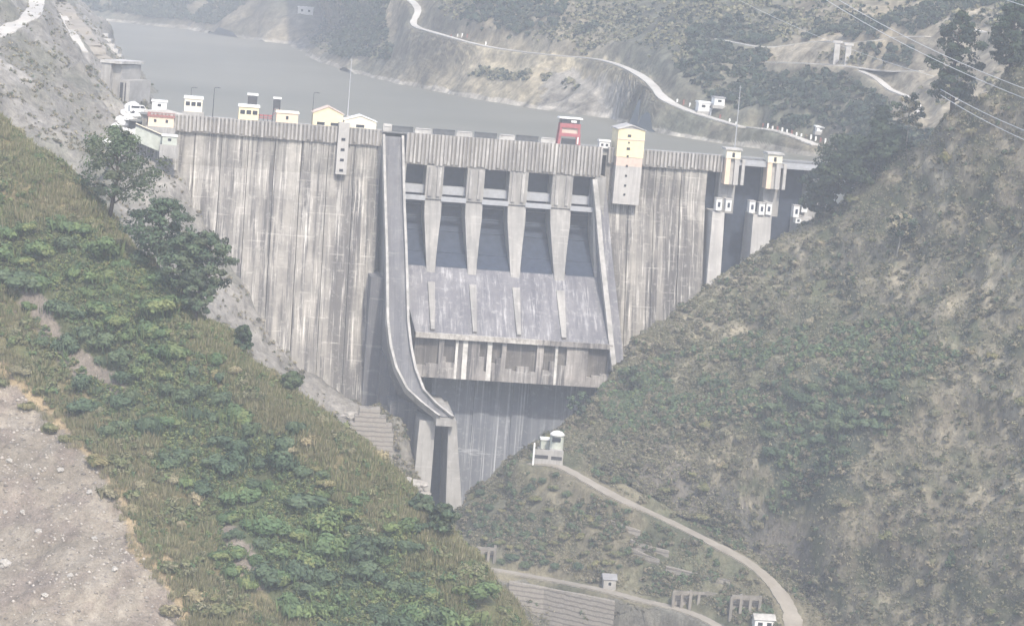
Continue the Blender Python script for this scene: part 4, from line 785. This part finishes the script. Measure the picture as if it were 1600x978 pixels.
pt = [(705, 58, 'post'), (715, 57, 'p'), (722, 57, 'p'), (730, 59, 'p'), (759, 70, 'p'), (1058, 160, 'p'), (1068, 163, 'p'), (1078, 165, 'p'), (1110, 180, 'p'), (1125, 184, 'p'), (1140, 190, 'p'), (1150, 195, 'p')]+[(1192+i*7.5, 198+i*1.9, 'p') for i in range(14)]
for i, (x, y, _) in enumerate(pt):
    a = hit(x, y, FH)
    if a is None: continue
    mb = MB(); hh = 1.2+1.0*random.random(); mb.box((-.45, -.45, -1.5), (.45, .45, hh), .1); o = mb.build('guard_post', M['white' if i % 3 else 'redroof']); o.location = a
    far = x > 1180
    tag(o, ('white guard post in the row along the far road behind the intake towers' if far else 'white guard post on the verge of the pale far shore road') if i % 3 else ('reddish guard post in the row along the far road behind the intake towers' if far else 'reddish guard post on the verge of the pale far shore road'), 'post', 'guard posts along the far road')
# vans on the far shore and scree fence post
# power cables
def cable(label, pts, r=.1, sag=2):
    ps = []; (a, b) = (P(*pts[0]), P(*pts[1]))
    for i in range(25): f = i/24; ps.append(tuple(a+(b-a)*f-np.array([0, 0, sag*4*f*(1-f)])))
    mb = MB(); mb.tube(ps, r, 5); o = mb.build('power_cable', M['cable'], smooth=True); tag(o, label, 'cable', 'power cables at the upper right')
cable('upper cable of the bright pair crossing the upper right corner', ((1270, -25, 640), (1660, 160, 520)), .09)
cable('lower cable of the bright pair crossing the upper right corner', ((1262, -18, 640), (1660, 176, 520)), .09)
cable('upper cable of the low pair at the right frame edge', ((1470, 140, 600), (1680, 232, 520)), .09, 1)
cable('lower cable of the low pair at the right frame edge', ((1470, 149, 600), (1680, 250, 520)), .09, 1)
cable('faint single cable left of the bright pair', ((1120, -18, 800), (1460, 120, 700)), .06)
cable('short cable cutting the extreme top right corner', ((1550, -8, 560), (1650, 22, 520)), .09, .3)
# ------------------------------------------------------------------ vegetation
def leaves(n_lobe, per, R_, H_, leaf, cols, seed, flat=.75, aspect=.6):
    """leaf-sized quads in clustered lobes; returns verts (n*4,3), colours"""
    g = np.random.default_rng(seed); cs = g.normal(size=(n_lobe, 3)); cs /= np.linalg.norm(cs, axis=1)[:, None]; cs[:, 2] = np.abs(cs[:, 2]); rad = g.uniform(.35, .75, n_lobe)[:, None]
    cs = cs*rad*np.array([R_, R_, H_*.7])+np.array([0, 0, H_*.3]); lr = g.uniform(.3, .5, n_lobe)*R_
    idx = np.repeat(np.arange(n_lobe), per); d = g.normal(size=(len(idx), 3)); d /= np.linalg.norm(d, axis=1)[:, None]; rr_ = g.uniform(.55, 1.05, len(idx))[:, None]
    pos = cs[idx]+d*rr_*lr[idx][:, None]*np.array([1, 1, flat]); pos[:, 2] = np.maximum(pos[:, 2], .02)
    cd = pos-np.array([0, 0, H_*.15]); cd /= np.linalg.norm(cd, axis=1)[:, None]+1e-6; nrm = d*.6+cd*.55+g.normal(size=d.shape)*.38+np.array([0, 0, .2]); nrm /= np.linalg.norm(nrm, axis=1)[:, None]
    t1 = np.cross(nrm, g.normal(size=d.shape)); t1 /= np.linalg.norm(t1, axis=1)[:, None]; t2 = np.cross(nrm, t1); sz = leaf*g.uniform(.6, 1.3, len(idx))[:, None]
    v_ = np.stack([pos-t1*sz, pos-t2*sz*aspect, pos+t1*sz, pos+t2*sz*aspect], 1)
    cc = np.array(cols); base = cc[g.integers(0, len(cc), n_lobe)][idx]; c = base*g.uniform(.84, 1.18, (len(idx), 1)); return v_, np.repeat(c[:, None, :], 4, 1)
def leafmesh(name, v_, c): n = len(v_); return npmesh(name, v_.reshape(-1, 3), np.arange(n*4).reshape(n, 4), M['leaf'], ('leaf', c.reshape(-1, 3)))
GREEN = [(.16, .215, .09), (.13, .195, .09), (.20, .235, .10), (.115, .17, .08)]
BLUEG = [(0.105, 0.15, 0.085), (0.125, 0.17, 0.1), (0.085, 0.125, 0.075)]
OLIVE = [(.225, .225, .115), (.255, .235, .13), (.17, .19, .09)]
DRY = [(.36, .315, .20), (.30, .265, .165), (.245, .23, .135)]
PINE = [(0.046, 0.072, 0.046), (0.065, 0.091, 0.055), (0.039, 0.058, 0.044)]
GREY = [(0.231, 0.219, 0.144), (0.3, 0.269, 0.181), (0.169, 0.175, 0.106), (0.362, 0.319, 0.231)]
def stuff(name, pts, temps, scale, seed, hz=(1, 1)):
    g = np.random.default_rng(seed); V = []; C = []; which = g.integers(0, len(temps), len(pts)); s_ = g.uniform(scale[0], scale[1], len(pts))*g.uniform(.7, 1.15, len(pts)); a = g.uniform(0, 6.283, len(pts))
    for k, (tv, tc) in enumerate(temps):
        m = which == k
        if not m.any(): continue
        ca, sa = np.cos(a[m]), np.sin(a[m]); ss_ = s_[m]; x = tv[None, ..., 0]; y = tv[None, ..., 1]; z = tv[None, ..., 2]
        X = (x*ca[:, None, None]-y*sa[:, None, None])*ss_[:, None, None]; Y = (x*sa[:, None, None]+y*ca[:, None, None])*ss_[:, None, None]; Z = z*ss_[:, None, None]*np.ones_like(X)
        v_ = np.stack([X, Y, Z], -1)+pts[m][:, None, None, :]; V.append(v_.reshape(-1, 4, 3)); t_ = g.uniform(.84, 1.16, (m.sum(), 1, 1, 1)); C.append((tc[None]*t_).reshape(-1, 4, 3))
    V = np.concatenate(V); C = np.concatenate(C); return kind(link(name, leafmesh(name, V, C)), 'stuff')
def scatter(bname, n, mask, seed, rows=(0, 1)):
    b = BODIES[bname]; A = b['A']; g = np.random.default_rng(seed); nv, nu = A.shape[:2]; v_ = g.uniform(rows[0], rows[1], n)*(nv-1.01); u = g.uniform(0, nu-1.01, n); i = v_.astype(int); j = u.astype(int); fi = (v_-i)[:, None]; fj = (u-j)[:, None]
    p = A[i, j]*(1-fi)*(1-fj)+A[i+1, j]*fi*(1-fj)+A[i, j+1]*(1-fi)*fj+A[i+1, j+1]*fi*fj; px, py = proj(p); m = mask(p, px, py); m = m & (px > -150) & (px < 1750) & (py > -150) & (py < 1100); return p[m], px[m], py[m]
INST = {}
def shrub_meshes(key, cols, n=8, leaf=.125, H_=1.15):
    out = []
    for k in range(n):
        g = np.random.default_rng(100+hash_(key)+k); lob = int(g.integers(5, 15)); v_, c = leaves(lob, int(1150/lob), 1.0, H_*g.uniform(.75, 1.25), leaf*g.uniform(.8, 1.25), cols, 100+hash_(key)+k)
        v_ = v_*np.array([g.uniform(.8, 1.3), g.uniform(.7, 1.1), 1])+np.array([.18, .1, 0])*v_[..., 2:3]*g.normal(); b, bc = blades(40, 1.0, .8, cols); out.append(leafmesh('shrub', np.concatenate([v_, b]), np.concatenate([c, bc*.8])))
    INST[key] = out
def blades(n, h, spread, cols, seed=1, wdt=.05):
    """upright grass stems fanning out from a tuft"""
    g = np.random.default_rng(seed); r = spread*np.sqrt(g.uniform(0, 1, n)); a = g.uniform(0, 6.283, n); base = np.stack([r*np.cos(a), r*np.sin(a), np.zeros(n)-.05], 1); tip = base*1.0+np.stack([np.cos(a)*.3*h*g.uniform(0, 1, n), np.sin(a)*.3*h*g.uniform(0, 1, n), h*g.uniform(.55, 1.15, n)], 1)
    b2 = g.uniform(0, 6.283, n); s_ = np.stack([np.cos(b2), np.sin(b2), np.zeros(n)], 1)*wdt; mid = (base+tip)/2; v_ = np.stack([base, mid-s_, tip, mid+s_], 1)
    cc = np.array(cols)[g.integers(0, len(cols), n)]*g.uniform(.85, 1.15, (n, 1)); return v_, np.repeat(cc[:, None, :], 4, 1)
def hash_(s_): return sum(ord(c)*(i+3) for i, c in enumerate(s_)) % 997
for kx, c_ in (('green', GREEN), ('blue', BLUEG), ('olive', OLIVE), ('dry', DRY), ('grey', GREY)): shrub_meshes(kx, c_)
def place(key, p, s_, label, group, name='shrub', hz=None, rnd=random):
    o = bpy.data.objects.new(name, INST[key][rnd.randrange(len(INST[key]))]); COL.objects.link(o); o.location = Vector(p)-Vector((0, 0, s_*.12)); o.scale = (s_*rnd.uniform(.85, 1.2), s_*rnd.uniform(.85, 1.2), s_*(hz or rnd.uniform(.7, 1.05))); o.rotation_euler = (0, 0, rnd.uniform(0, 6.28)); tag(o, label, 'shrub', group)
rnd = random.Random(21)
def spaced(p, px, py, dmin, nmax):
    keep = []
    for i in range(len(p)):
        if all((px[i]-px[j])**2+(py[i]-py[j])**2 > dmin*dmin for j in keep): keep.append(i)
        if len(keep) >= nmax: break
    return keep
inframe = lambda px, py: (px > -40) & (px < 1640) & (py > -20) & (py < 1010)
p, px, py = scatter('left_hillside', 5000, lambda p, x, y: inpoly(x+fbm(p, 14, 3, .6, 63)*55, y+fbm(p+40, 14, 3, .6, 64)*55, THICKET) & inframe(x, y), 5, (.25, .66))
for i in spaced(p, px, py, 25, 222): place('green' if (fbm(p[i]/K, 18, 2, .5, 5) > -.1) ^ (rnd.random() < .2) else 'blue', p[i], 2.3+2.9*rnd.random()**1.5, 'leafy green shrub in the dense thicket on the near left slope', 'thicket shrubs on the near left slope')
notbare = lambda x, y: ~inpoly(x, y, SCREE) & ~inpoly(x, y, BARE[0]) & ~inpoly(x, y, BARE[1])
p, px, py = scatter('left_hillside', 5000, lambda p, x, y: ~inpoly(x, y, THICKET) & notbare(x+10, y-10) & inframe(x, y) & (fbm(p/K, 10, 3, .5, 71) > 0), 6, (.1, .66))
for i in spaced(p, px, py, 30, 78): place('olive' if rnd.random() < .65 else 'dry', p[i], rnd.uniform(1.5, 3.3), 'olive brown dry shrub on the grassy part of the near left slope', 'dry shrubs on the near left slope')
# undergrowth and grass of the near slope
tuft = lambda cols, k, per=9, lobes=2, leaf=.3: [leaves(lobes, per, .7, .9, leaf, cols, k+i, 1.0, .35) for i in range(5)]
p, px, py = scatter('left_hillside', 80000, lambda p, x, y: notbare(x-8, y+10) & (fbm(p/K, 6, 3, .6, 31) > -.8), 8, (.0, .74)); m = inpoly(px+fbm(p, 14, 3, .6, 63)*55, py+fbm(p+40, 14, 3, .6, 64)*55, THICKET)
UG = [tuple(v*.95 for v in c) for c in GREEN+BLUEG+OLIVE]
stuff('undergrowth', p[m][:15000], [leaves(3, 14, .7, .8, .17, UG, 40+i, 1.0, .5) for i in range(5)], (.9, 2.0), 1)
q = p[~m]; sb = q[(fbm(q, 11, 3, .6, 67) > .12)]; stuff('olive_scrub', sb[::4][:2600], [leaves(6, 26, .95, 1.1, .17, OLIVE+OLIVE+GREEN, 180+i, .9, .5) for i in range(4)]+[leaves(5, 24, .9, 1.2, .15, DRY+OLIVE, 190+i, .9, .45) for i in range(3)], (.8, 2.6), 21)
gsel = fbm(q/K, 13, 3, .5, 91) > .05
stuff('dry_grass', q[gsel][:22000], [blades(34, 1.15, .75, DRY+OLIVE, 60+i, .06) for i in range(6)], (.7, 1.7), 2)
stuff('green_grass', q[~gsel][:20000], [blades(30, 1.15, .75, OLIVE+OLIVE+DRY, 80+i, .07) for i in range(4)]+[leaves(4, 12, .8, .95, .2, OLIVE+GREEN, 80+i, 1.2, .4) for i in range(2)], (.7, 1.8), 3)
p, px, py = scatter('left_hillside', 30000, lambda p, x, y: (inpoly(x-22, y+24, SCREE) & ~inpoly(x+6, y-6, SCREE)) & (fbm(p/K, 4, 2, .6, 33) > -.2), 9, (.0, .7))
stuff('grass_fringe', p[:5000], [blades(34, 1.1, .7, DRY, 160+i, .06) for i in range(5)], (.6, 1.5), 4)
# stones on the scree
p, px, py = scatter('left_hillside', 60000, lambda p, x, y: inpoly(x, y, SCREE) & inframe(x, y), 10, (.0, .6))
def pebbles(name, pts, seed, smin, smax, mat):
    g = np.random.default_rng(seed); o8 = np.array([(1, 0, 0), (-1, 0, 0), (0, 1, 0), (0, -1, 0), (0, 0, 1), (0, 0, -1)], float); tri = np.array([(0, 2, 4), (2, 1, 4), (1, 3, 4), (3, 0, 4), (2, 0, 5), (1, 2, 5), (3, 1, 5), (0, 3, 5)])
    s_ = smin+(smax-smin)*g.uniform(0, 1, len(pts))**4; v_ = (o8[None]*g.uniform(.6, 1.3, (len(pts), 6, 1)))*s_[:, None, None]*np.array([1, 1, .7])+pts[:, None, :]; f = (tri[None]+np.arange(len(pts))[:, None, None]*6).reshape(-1, 3)
    c = np.repeat(np.array([(.31, .28, .25)])*g.uniform(.5, 1.5, (len(pts), 1)), 6, 0); me = npmesh(name, v_.reshape(-1, 3), f, mat, ('leaf', c)); return kind(link(name, me), 'stuff')
pt_ = NT('pebble_stone'); M['pebble'] = pt_.done(pt_.attr('leaf'), .9)
pebbles('scree_stones', p[:9000], 3, .09, .6, M['pebble'])
for i, (x, y, s_) in enumerate([(7, 882, .9), (95, 735, .5), (140, 770, .55), (148, 842, .5), (15, 720, .5), (8, 800, .45), (60, 830, .5), (110, 900, .5), (180, 890, .5), (70, 930, .5), (35, 800, .4)]):
    rock('pale stone lying loose on the bare scree at lower left', x, y, s_*1.35, M['palerock'], ('left_hillside',), (1.1, 1, .75), 40+i, 'stone', 'pale stones on the scree')
# right hillside shrubs
inR = lambda p, x, y: inframe(x, y)
p, px, py = scatter('right_hillside', 4000, lambda p, x, y: inpoly(x, y, DGREEN) & inR(p, x, y), 12, (.3, 1))
for i in spaced(p, px, py, 15, 100): place('blue', p[i], rnd.uniform(2.4, 4.6), 'dark bluish green bush in the damp gully of the right hillside', 'gully bushes on the right hillside', 'hillside_bush')
p, px, py = scatter('right_hillside', 6000, lambda p, x, y: ~inpoly(x, y, DGREEN) & inR(p, x, y) & (fbm(p, 30, 3, .5, 65) > -.1), 13, (.3, 1))
for i in spaced(p, px, py, 27, 125): place('grey' if rnd.random() < .75 else 'olive', p[i], rnd.uniform(1.6, 3.4), 'greyish olive bush scattered on the dry right hillside', 'scattered bushes on the right hillside', 'hillside_bush')
p, px, py = scatter('right_hillside', 130000, lambda p, x, y: (x > 600), 14, (.28, 1)); a_ = fbm(p, 24, 3, .5, 95); b_ = fbm(p, 9, 3, .6, 41); gb = inpoly(px, py, GREENBAND) | inpoly(px, py, DGREEN)
SCR = [tuple(v*.62 for v in c) for c in GREY]+BLUEG[:1]
tg = [leaves(3, 9, .9, .8, .27, GREY, 300+i, 1.0, .45) for i in range(5)]; tb = [leaves(5, 16, 1, 1.0, .22, BLUEG+BLUEG+GREEN, 320+i, 1.0, .6) for i in range(5)]; td = [leaves(3, 8, .9, .8, .27, DRY+GREY, 340+i, 1.0, .35) for i in range(5)]; ts = [leaves(6, 15, 1, .95, .22, SCR, 360+i, .9, .6) for i in range(6)]
m1_ = gb & (b_ > -.1); stuff('hillside_scrub', p[m1_][:6000], tb[:3]+ts[:3], (.9, 2.7), 5)
m2_ = ~gb & (b_ > .12); stuff('hillside_heath', p[m2_][:7500], ts+td[:2], (.8, 2.4), 7)
m3_ = ~m1_ & ~m2_; stuff('hillside_grass', p[m3_][:38000], td+tg[:3], (.6, 1.35), 6)
# spur
p, px, py = scatter('lower_spur', 3000, lambda p, x, y: inR(p, x, y) & inpoly(x, y, [(720, 780), (850, 745), (930, 800), (1000, 880), (940, 900), (760, 880)]), 15, (.2, .62))
for i in spaced(p, px, py, 17, 70): place('blue' if rnd.random() < .5 else 'olive', p[i], rnd.uniform(1.5, 2.8), 'rounded green bush on the spur between the two roads', 'bushes on the spur between the roads', 'hillside_bush')
def offroad(p):
    m = np.ones(len(p), bool)
    for c in (c1, c2):
        for q in c[::2]: m &= ((p[:, 0]-q[0])**2+(p[:, 1]-q[1])**2) > 26
    return m
p, px, py = scatter('lower_spur', 30000, lambda p, x, y: (fbm(p, 8, 3, .6, 43) > -.3) & (y < 1000), 16, (.15, .9)); p = p[offroad(p)]; b_ = fbm(p, 7, 3, .6, 48); stuff('spur_scrub', p[b_ > .15][:3500], ts+tb[:2], (.6, 1.9), 8); stuff('spur_grass', p[b_ <= .15][:9000], td+tg, (.5, 1.1), 18)
# rock slopes with sparse scrub
p, px, py = scatter('abutment_rock', 14000, lambda p, x, y: fbm(p, 9, 3, .6, 45) > -.15, 17); stuff('rock_scrub', p[:6500], ts[:3]+tg+td[:2], (.4, 1.7), 9)
p, px, py = scatter('left_bank', 14000, lambda p, x, y: fbm(p, 10, 3, .6, 46) > -.1, 18); stuff('bank_scrub', p[:6500], tg+ts[:2], (.5, 1.6), 10)
# far woods
def verge(p, keys, up, downhill):
    px, py = proj(p); m = np.ones(len(p), bool)
    for k in keys:
        for q in ROADS[k]:
            d = (p[:, 0]-q[0])**2+(p[:, 1]-q[1])**2; dh = downhill if k == 'far' else downhill*.5; m &= ~((d < up*up) | ((d < dh*dh) & (p[:, 1] < q[1])))
    return m
tf = [leaves(4, 9, 1, 1.1, .42, PINE+PINE+[(.10, .11, .075)], 400+i) for i in range(6)]; tfd = [leaves(3, 9, 1, .9, .42, GREY+DRY, 420+i) for i in range(5)]
p, px, py = scatter('promontory', 80000, lambda p, x, y: (y < 270) & (p[:, 2] > ZW+6), 19, (.2, .9)); a_ = fbm(p, 110, 4, .55, 55)
WOOD = inpoly(px, py, [(505, 60), (560, 10), (640, -20), (640, 110), (540, 125)]) | inpoly(px, py, [(1010, 60), (1150, 30), (1300, 110), (1340, 190), (1270, 215), (1160, 200), (1060, 160), (1030, 130)])
v_ = verge(p, ('far', 'far2', 'track1', 'track2', 'track3', 'track4'), 5, 13); p, px, py, a_, WOOD = p[v_], px[v_], py[v_], a_[v_], WOOD[v_]
hv = np.ones(len(p), bool)
for hx0, hx1, hy0, hy1 in ((1080, 1142, 160, 200), (1266, 1300, 200, 225)): hv &= ~((px > hx0) & (px < hx1) & (py > hy0) & (py < hy1))
p, px, py, a_, WOOD = p[hv], px[hv], py[hv], a_[hv], WOOD[hv]
m = (WOOD & (a_ > -.1)) | (a_ > .45); PT = (soft(px, py, PATCH, p/4, 14)+sum(soft(px, py, q, p/4, 10) for q in BARER)) > .5; m &= ~PT
stuff('far_woodland', p[m][:4500], tf, (1.4, 4.2), 11); mm = (~m) & (a_ > -.5) & (~PT | (fbm(p, 22, 3, .6, 58) > .2)); stuff('far_scrub', p[mm][:9000], tfd+tf[:2], (.6, 2.4), 12)
p, px, py = scatter('far_hills', 16000, lambda p, x, y: (y < 70) & (p[:, 2] > ZW+8) & (fbm(p, 130, 3, .5, 56) > -.15), 20, (.1, .9)); stuff('distant_woodland', p[:4000], tf, (3, 6), 13)
# trees with trunks, limbs and open crowns
def tree(name, label, base, H_, R_, cols, seed, crown0=.35, kindt='broad', lobes=22, per=60, leaf=.35, barkm='bark', group=None, lean=(0, 0), trunk_r=None):
    g = np.random.default_rng(seed); T = thing(name, label, 'tree', base, 0, group); tr_ = trunk_r or H_*.022
    top = np.array([lean[0]*H_, lean[1]*H_, H_*.92]); mid = top*.5+np.array([g.normal()*.03*H_, g.normal()*.03*H_, 0])
    mb = MB(); mb.tube([(0, 0, -1.2), tuple(mid*.5), tuple(mid), tuple((mid+top)/2), tuple(top)], [tr_*1.25, tr_, tr_*.8, tr_*.5, tr_*.12], 7); mb.build('trunk', M[barkm], T, True)
    V = []; C = []; mb = MB()
    for i in range(lobes):
        f = (i+.5)/lobes; zc = H_*(crown0+(1-crown0)*f); 
        prof = (1-f)**.7*1.0+.12 if kindt == 'cone' else (math.sin(math.pi*min(1, f*.85+.15))**.6)
        ang = i*2.4+g.uniform(-.4, .4); rr_ = R_*prof*g.uniform(.35, .95); ax = mid*(zc/mid[2]) if zc < mid[2] else mid+(top-mid)*min(1, (zc-mid[2])/(top[2]-mid[2])); c = np.array([ax[0]+math.cos(ang)*rr_, ax[1]+math.sin(ang)*rr_, zc])
        st_ = np.array([ax[0], ax[1], max(H_*crown0*.7, zc-rr_*.55)]); mb.tube([tuple(st_), tuple((st_+c)/2+np.array([0, 0, rr_*.08])), tuple(c)], [tr_*.4, tr_*.25, tr_*.08], 4)
        lr = R_*g.uniform(.34, .6)*(.7+.5*prof); v_, cc = leaves(4, per//2, lr, lr*.85, leaf, cols, seed*50+i, .75); V.append(v_+c-np.array([0, 0, lr*.3])); C.append(cc)
    mb.build('limbs', M[barkm], T); me = leafmesh('crown', np.concatenate(V), np.concatenate(C)); link('crown', me, T); return T
DK = [(.085, .11, .065), (.11, .135, .08), (.07, .09, .06)]
def on(x, y, only): return hit(x, y, only)
LH = ('left_hillside',)
for i, (x, y, hp, rp, lab) in enumerate([(170, 322, 150, 66, 'broad dark leafy tree with a forked trunk on the near ridge'), (246, 400, 128, 54, 'dark spreading tree above the pale boulder on the near ridge'), (306, 440, 142, 42, 'dark leaning tree right of the pale boulder'), (284, 475, 120, 40, 'dark bushy tree below the pale boulder'), (306, 505, 84, 22, 'small dark tree hanging below the bushy ones on the ridge edge'), (378, 552, 52, 16, 'slim dark small tree on the ridge edge above the rock slope'), (455, 598, 36, 17, 'low dark tree on the ridge against the rock slope'), (688, 838, 56, 26, 'small dark tree on the lower ridge in front of the gorge'), (655, 806, 36, 22, 'low dark round tree on the lower ridge')]):
    b = None; yy = y
    while b is None and yy < y+80: b = on(x, yy, LH); yy += 4
    s_ = b.y/FPX; tree('leafy_tree', lab, b, hp*s_*.92, rp*s_, DK+BLUEG, 30+i, .26, 'broad', 24, 120, .42, lean=((.12 if i == 2 else .04), 0))
for i, (x, y, hp, rp, k_, lab) in enumerate([(1488, 165, 150, 36, 'broad', 'tallest dark pine on the right ridge below the bright cables'), (1578, 85, 105, 34, 'broad', 'dark pine at the top right corner of the picture'), (1368, 225, 105, 27, 'cone', 'dark pine left of the thin open-trunked tree'), (1414, 222, 90, 30, 'broad', 'thin open tree with a bare pale trunk on the right ridge'), (1322, 292, 96, 52, 'broad', 'wide dark tree mass at the near end of the right ridge'), (1282, 318, 80, 34, 'broad', 'dark round tree beside the intake bays'), (1345, 270, 75, 40, 'broad', 'dark tree behind the wide tree mass'), (1390, 250, 55, 30, 'broad', 'low dark tree under the thin open tree'), (1400, 405, 70, 30, 'broad', 'faint open tree with pale straight trunk in the middle of the right slope')]):
    b = None; yy = y
    while b is None and yy < y+90: b = on(x, yy, ('right_hillside',)); yy += 4
    s_ = b.y/FPX; tree('pine_tree', lab, b, hp*s_, rp*s_, PINE if i not in (3, 8) else GREY+PINE, 60+i, .5 if i in (3, 8) else .12, k_, 34 if i not in (3, 8) else 14, 120 if i not in (3, 8) else 50, .62, barkm='palebark' if i in (3, 8) else 'bark', trunk_r=.3 if i in (3, 8) else None)
for i, (x, y) in enumerate([(1285, 742), (1484, 890), (905, 655), (985, 612)]):
    b = on(x, y, ('right_hillside',)); s_ = b.y/FPX; tree('small_tree', ['dark rounded tree low in the right gully', 'small lone conical tree on the dry lower right slope', 'dark tree just behind the domed watch post', 'green tree at the upper edge of the right slope near the spillway lip'][i], b, (42, 30, 44, 40)[i]*s_, (22, 9, 18, 20)[i]*s_, BLUEG+PINE, 90+i, .12, 'cone' if i == 1 else 'broad', 14, 48, .5)
# ------------------------------------------------------------------ haze
x0, x1, y0, y1, z0, z1 = -3600, 3600, -450, 6100, -263, 720
mb = MB(); mb.box((x0, y0, z0), (x1, y1, z1)); hz = mb.build('haze', bpy.data.materials.new('haze_air')); kind(hz, 'stuff')
hm = hz.data.materials[0]; hm.use_nodes = True; nt = hm.node_tree; nt.nodes.remove(nt.nodes['Principled BSDF']); pv = nt.nodes.new('ShaderNodeVolumePrincipled')
pv.inputs['Color'].default_value = (.84, .90, 1.0, 1); pv.inputs['Density'].default_value = 0.00025; pv.inputs['Anisotropy'].default_value = -0.05
nt.links.new(pv.outputs[0], nt.nodes['Material Output'].inputs['Volume'])
# ------------------------------------------------------------------ render
sc.render.filter_size = 2.3; sc.render.engine = 'CYCLES'; cy = sc.cycles; cy.use_denoising = True; cy.max_bounces = 5; cy.diffuse_bounces = 2; cy.glossy_bounces = 2; cy.transmission_bounces = 2; cy.volume_bounces = 1; cy.transparent_max_bounces = 8
try: cy.denoiser = 'OPENIMAGEDENOISE'
except Exception: pass
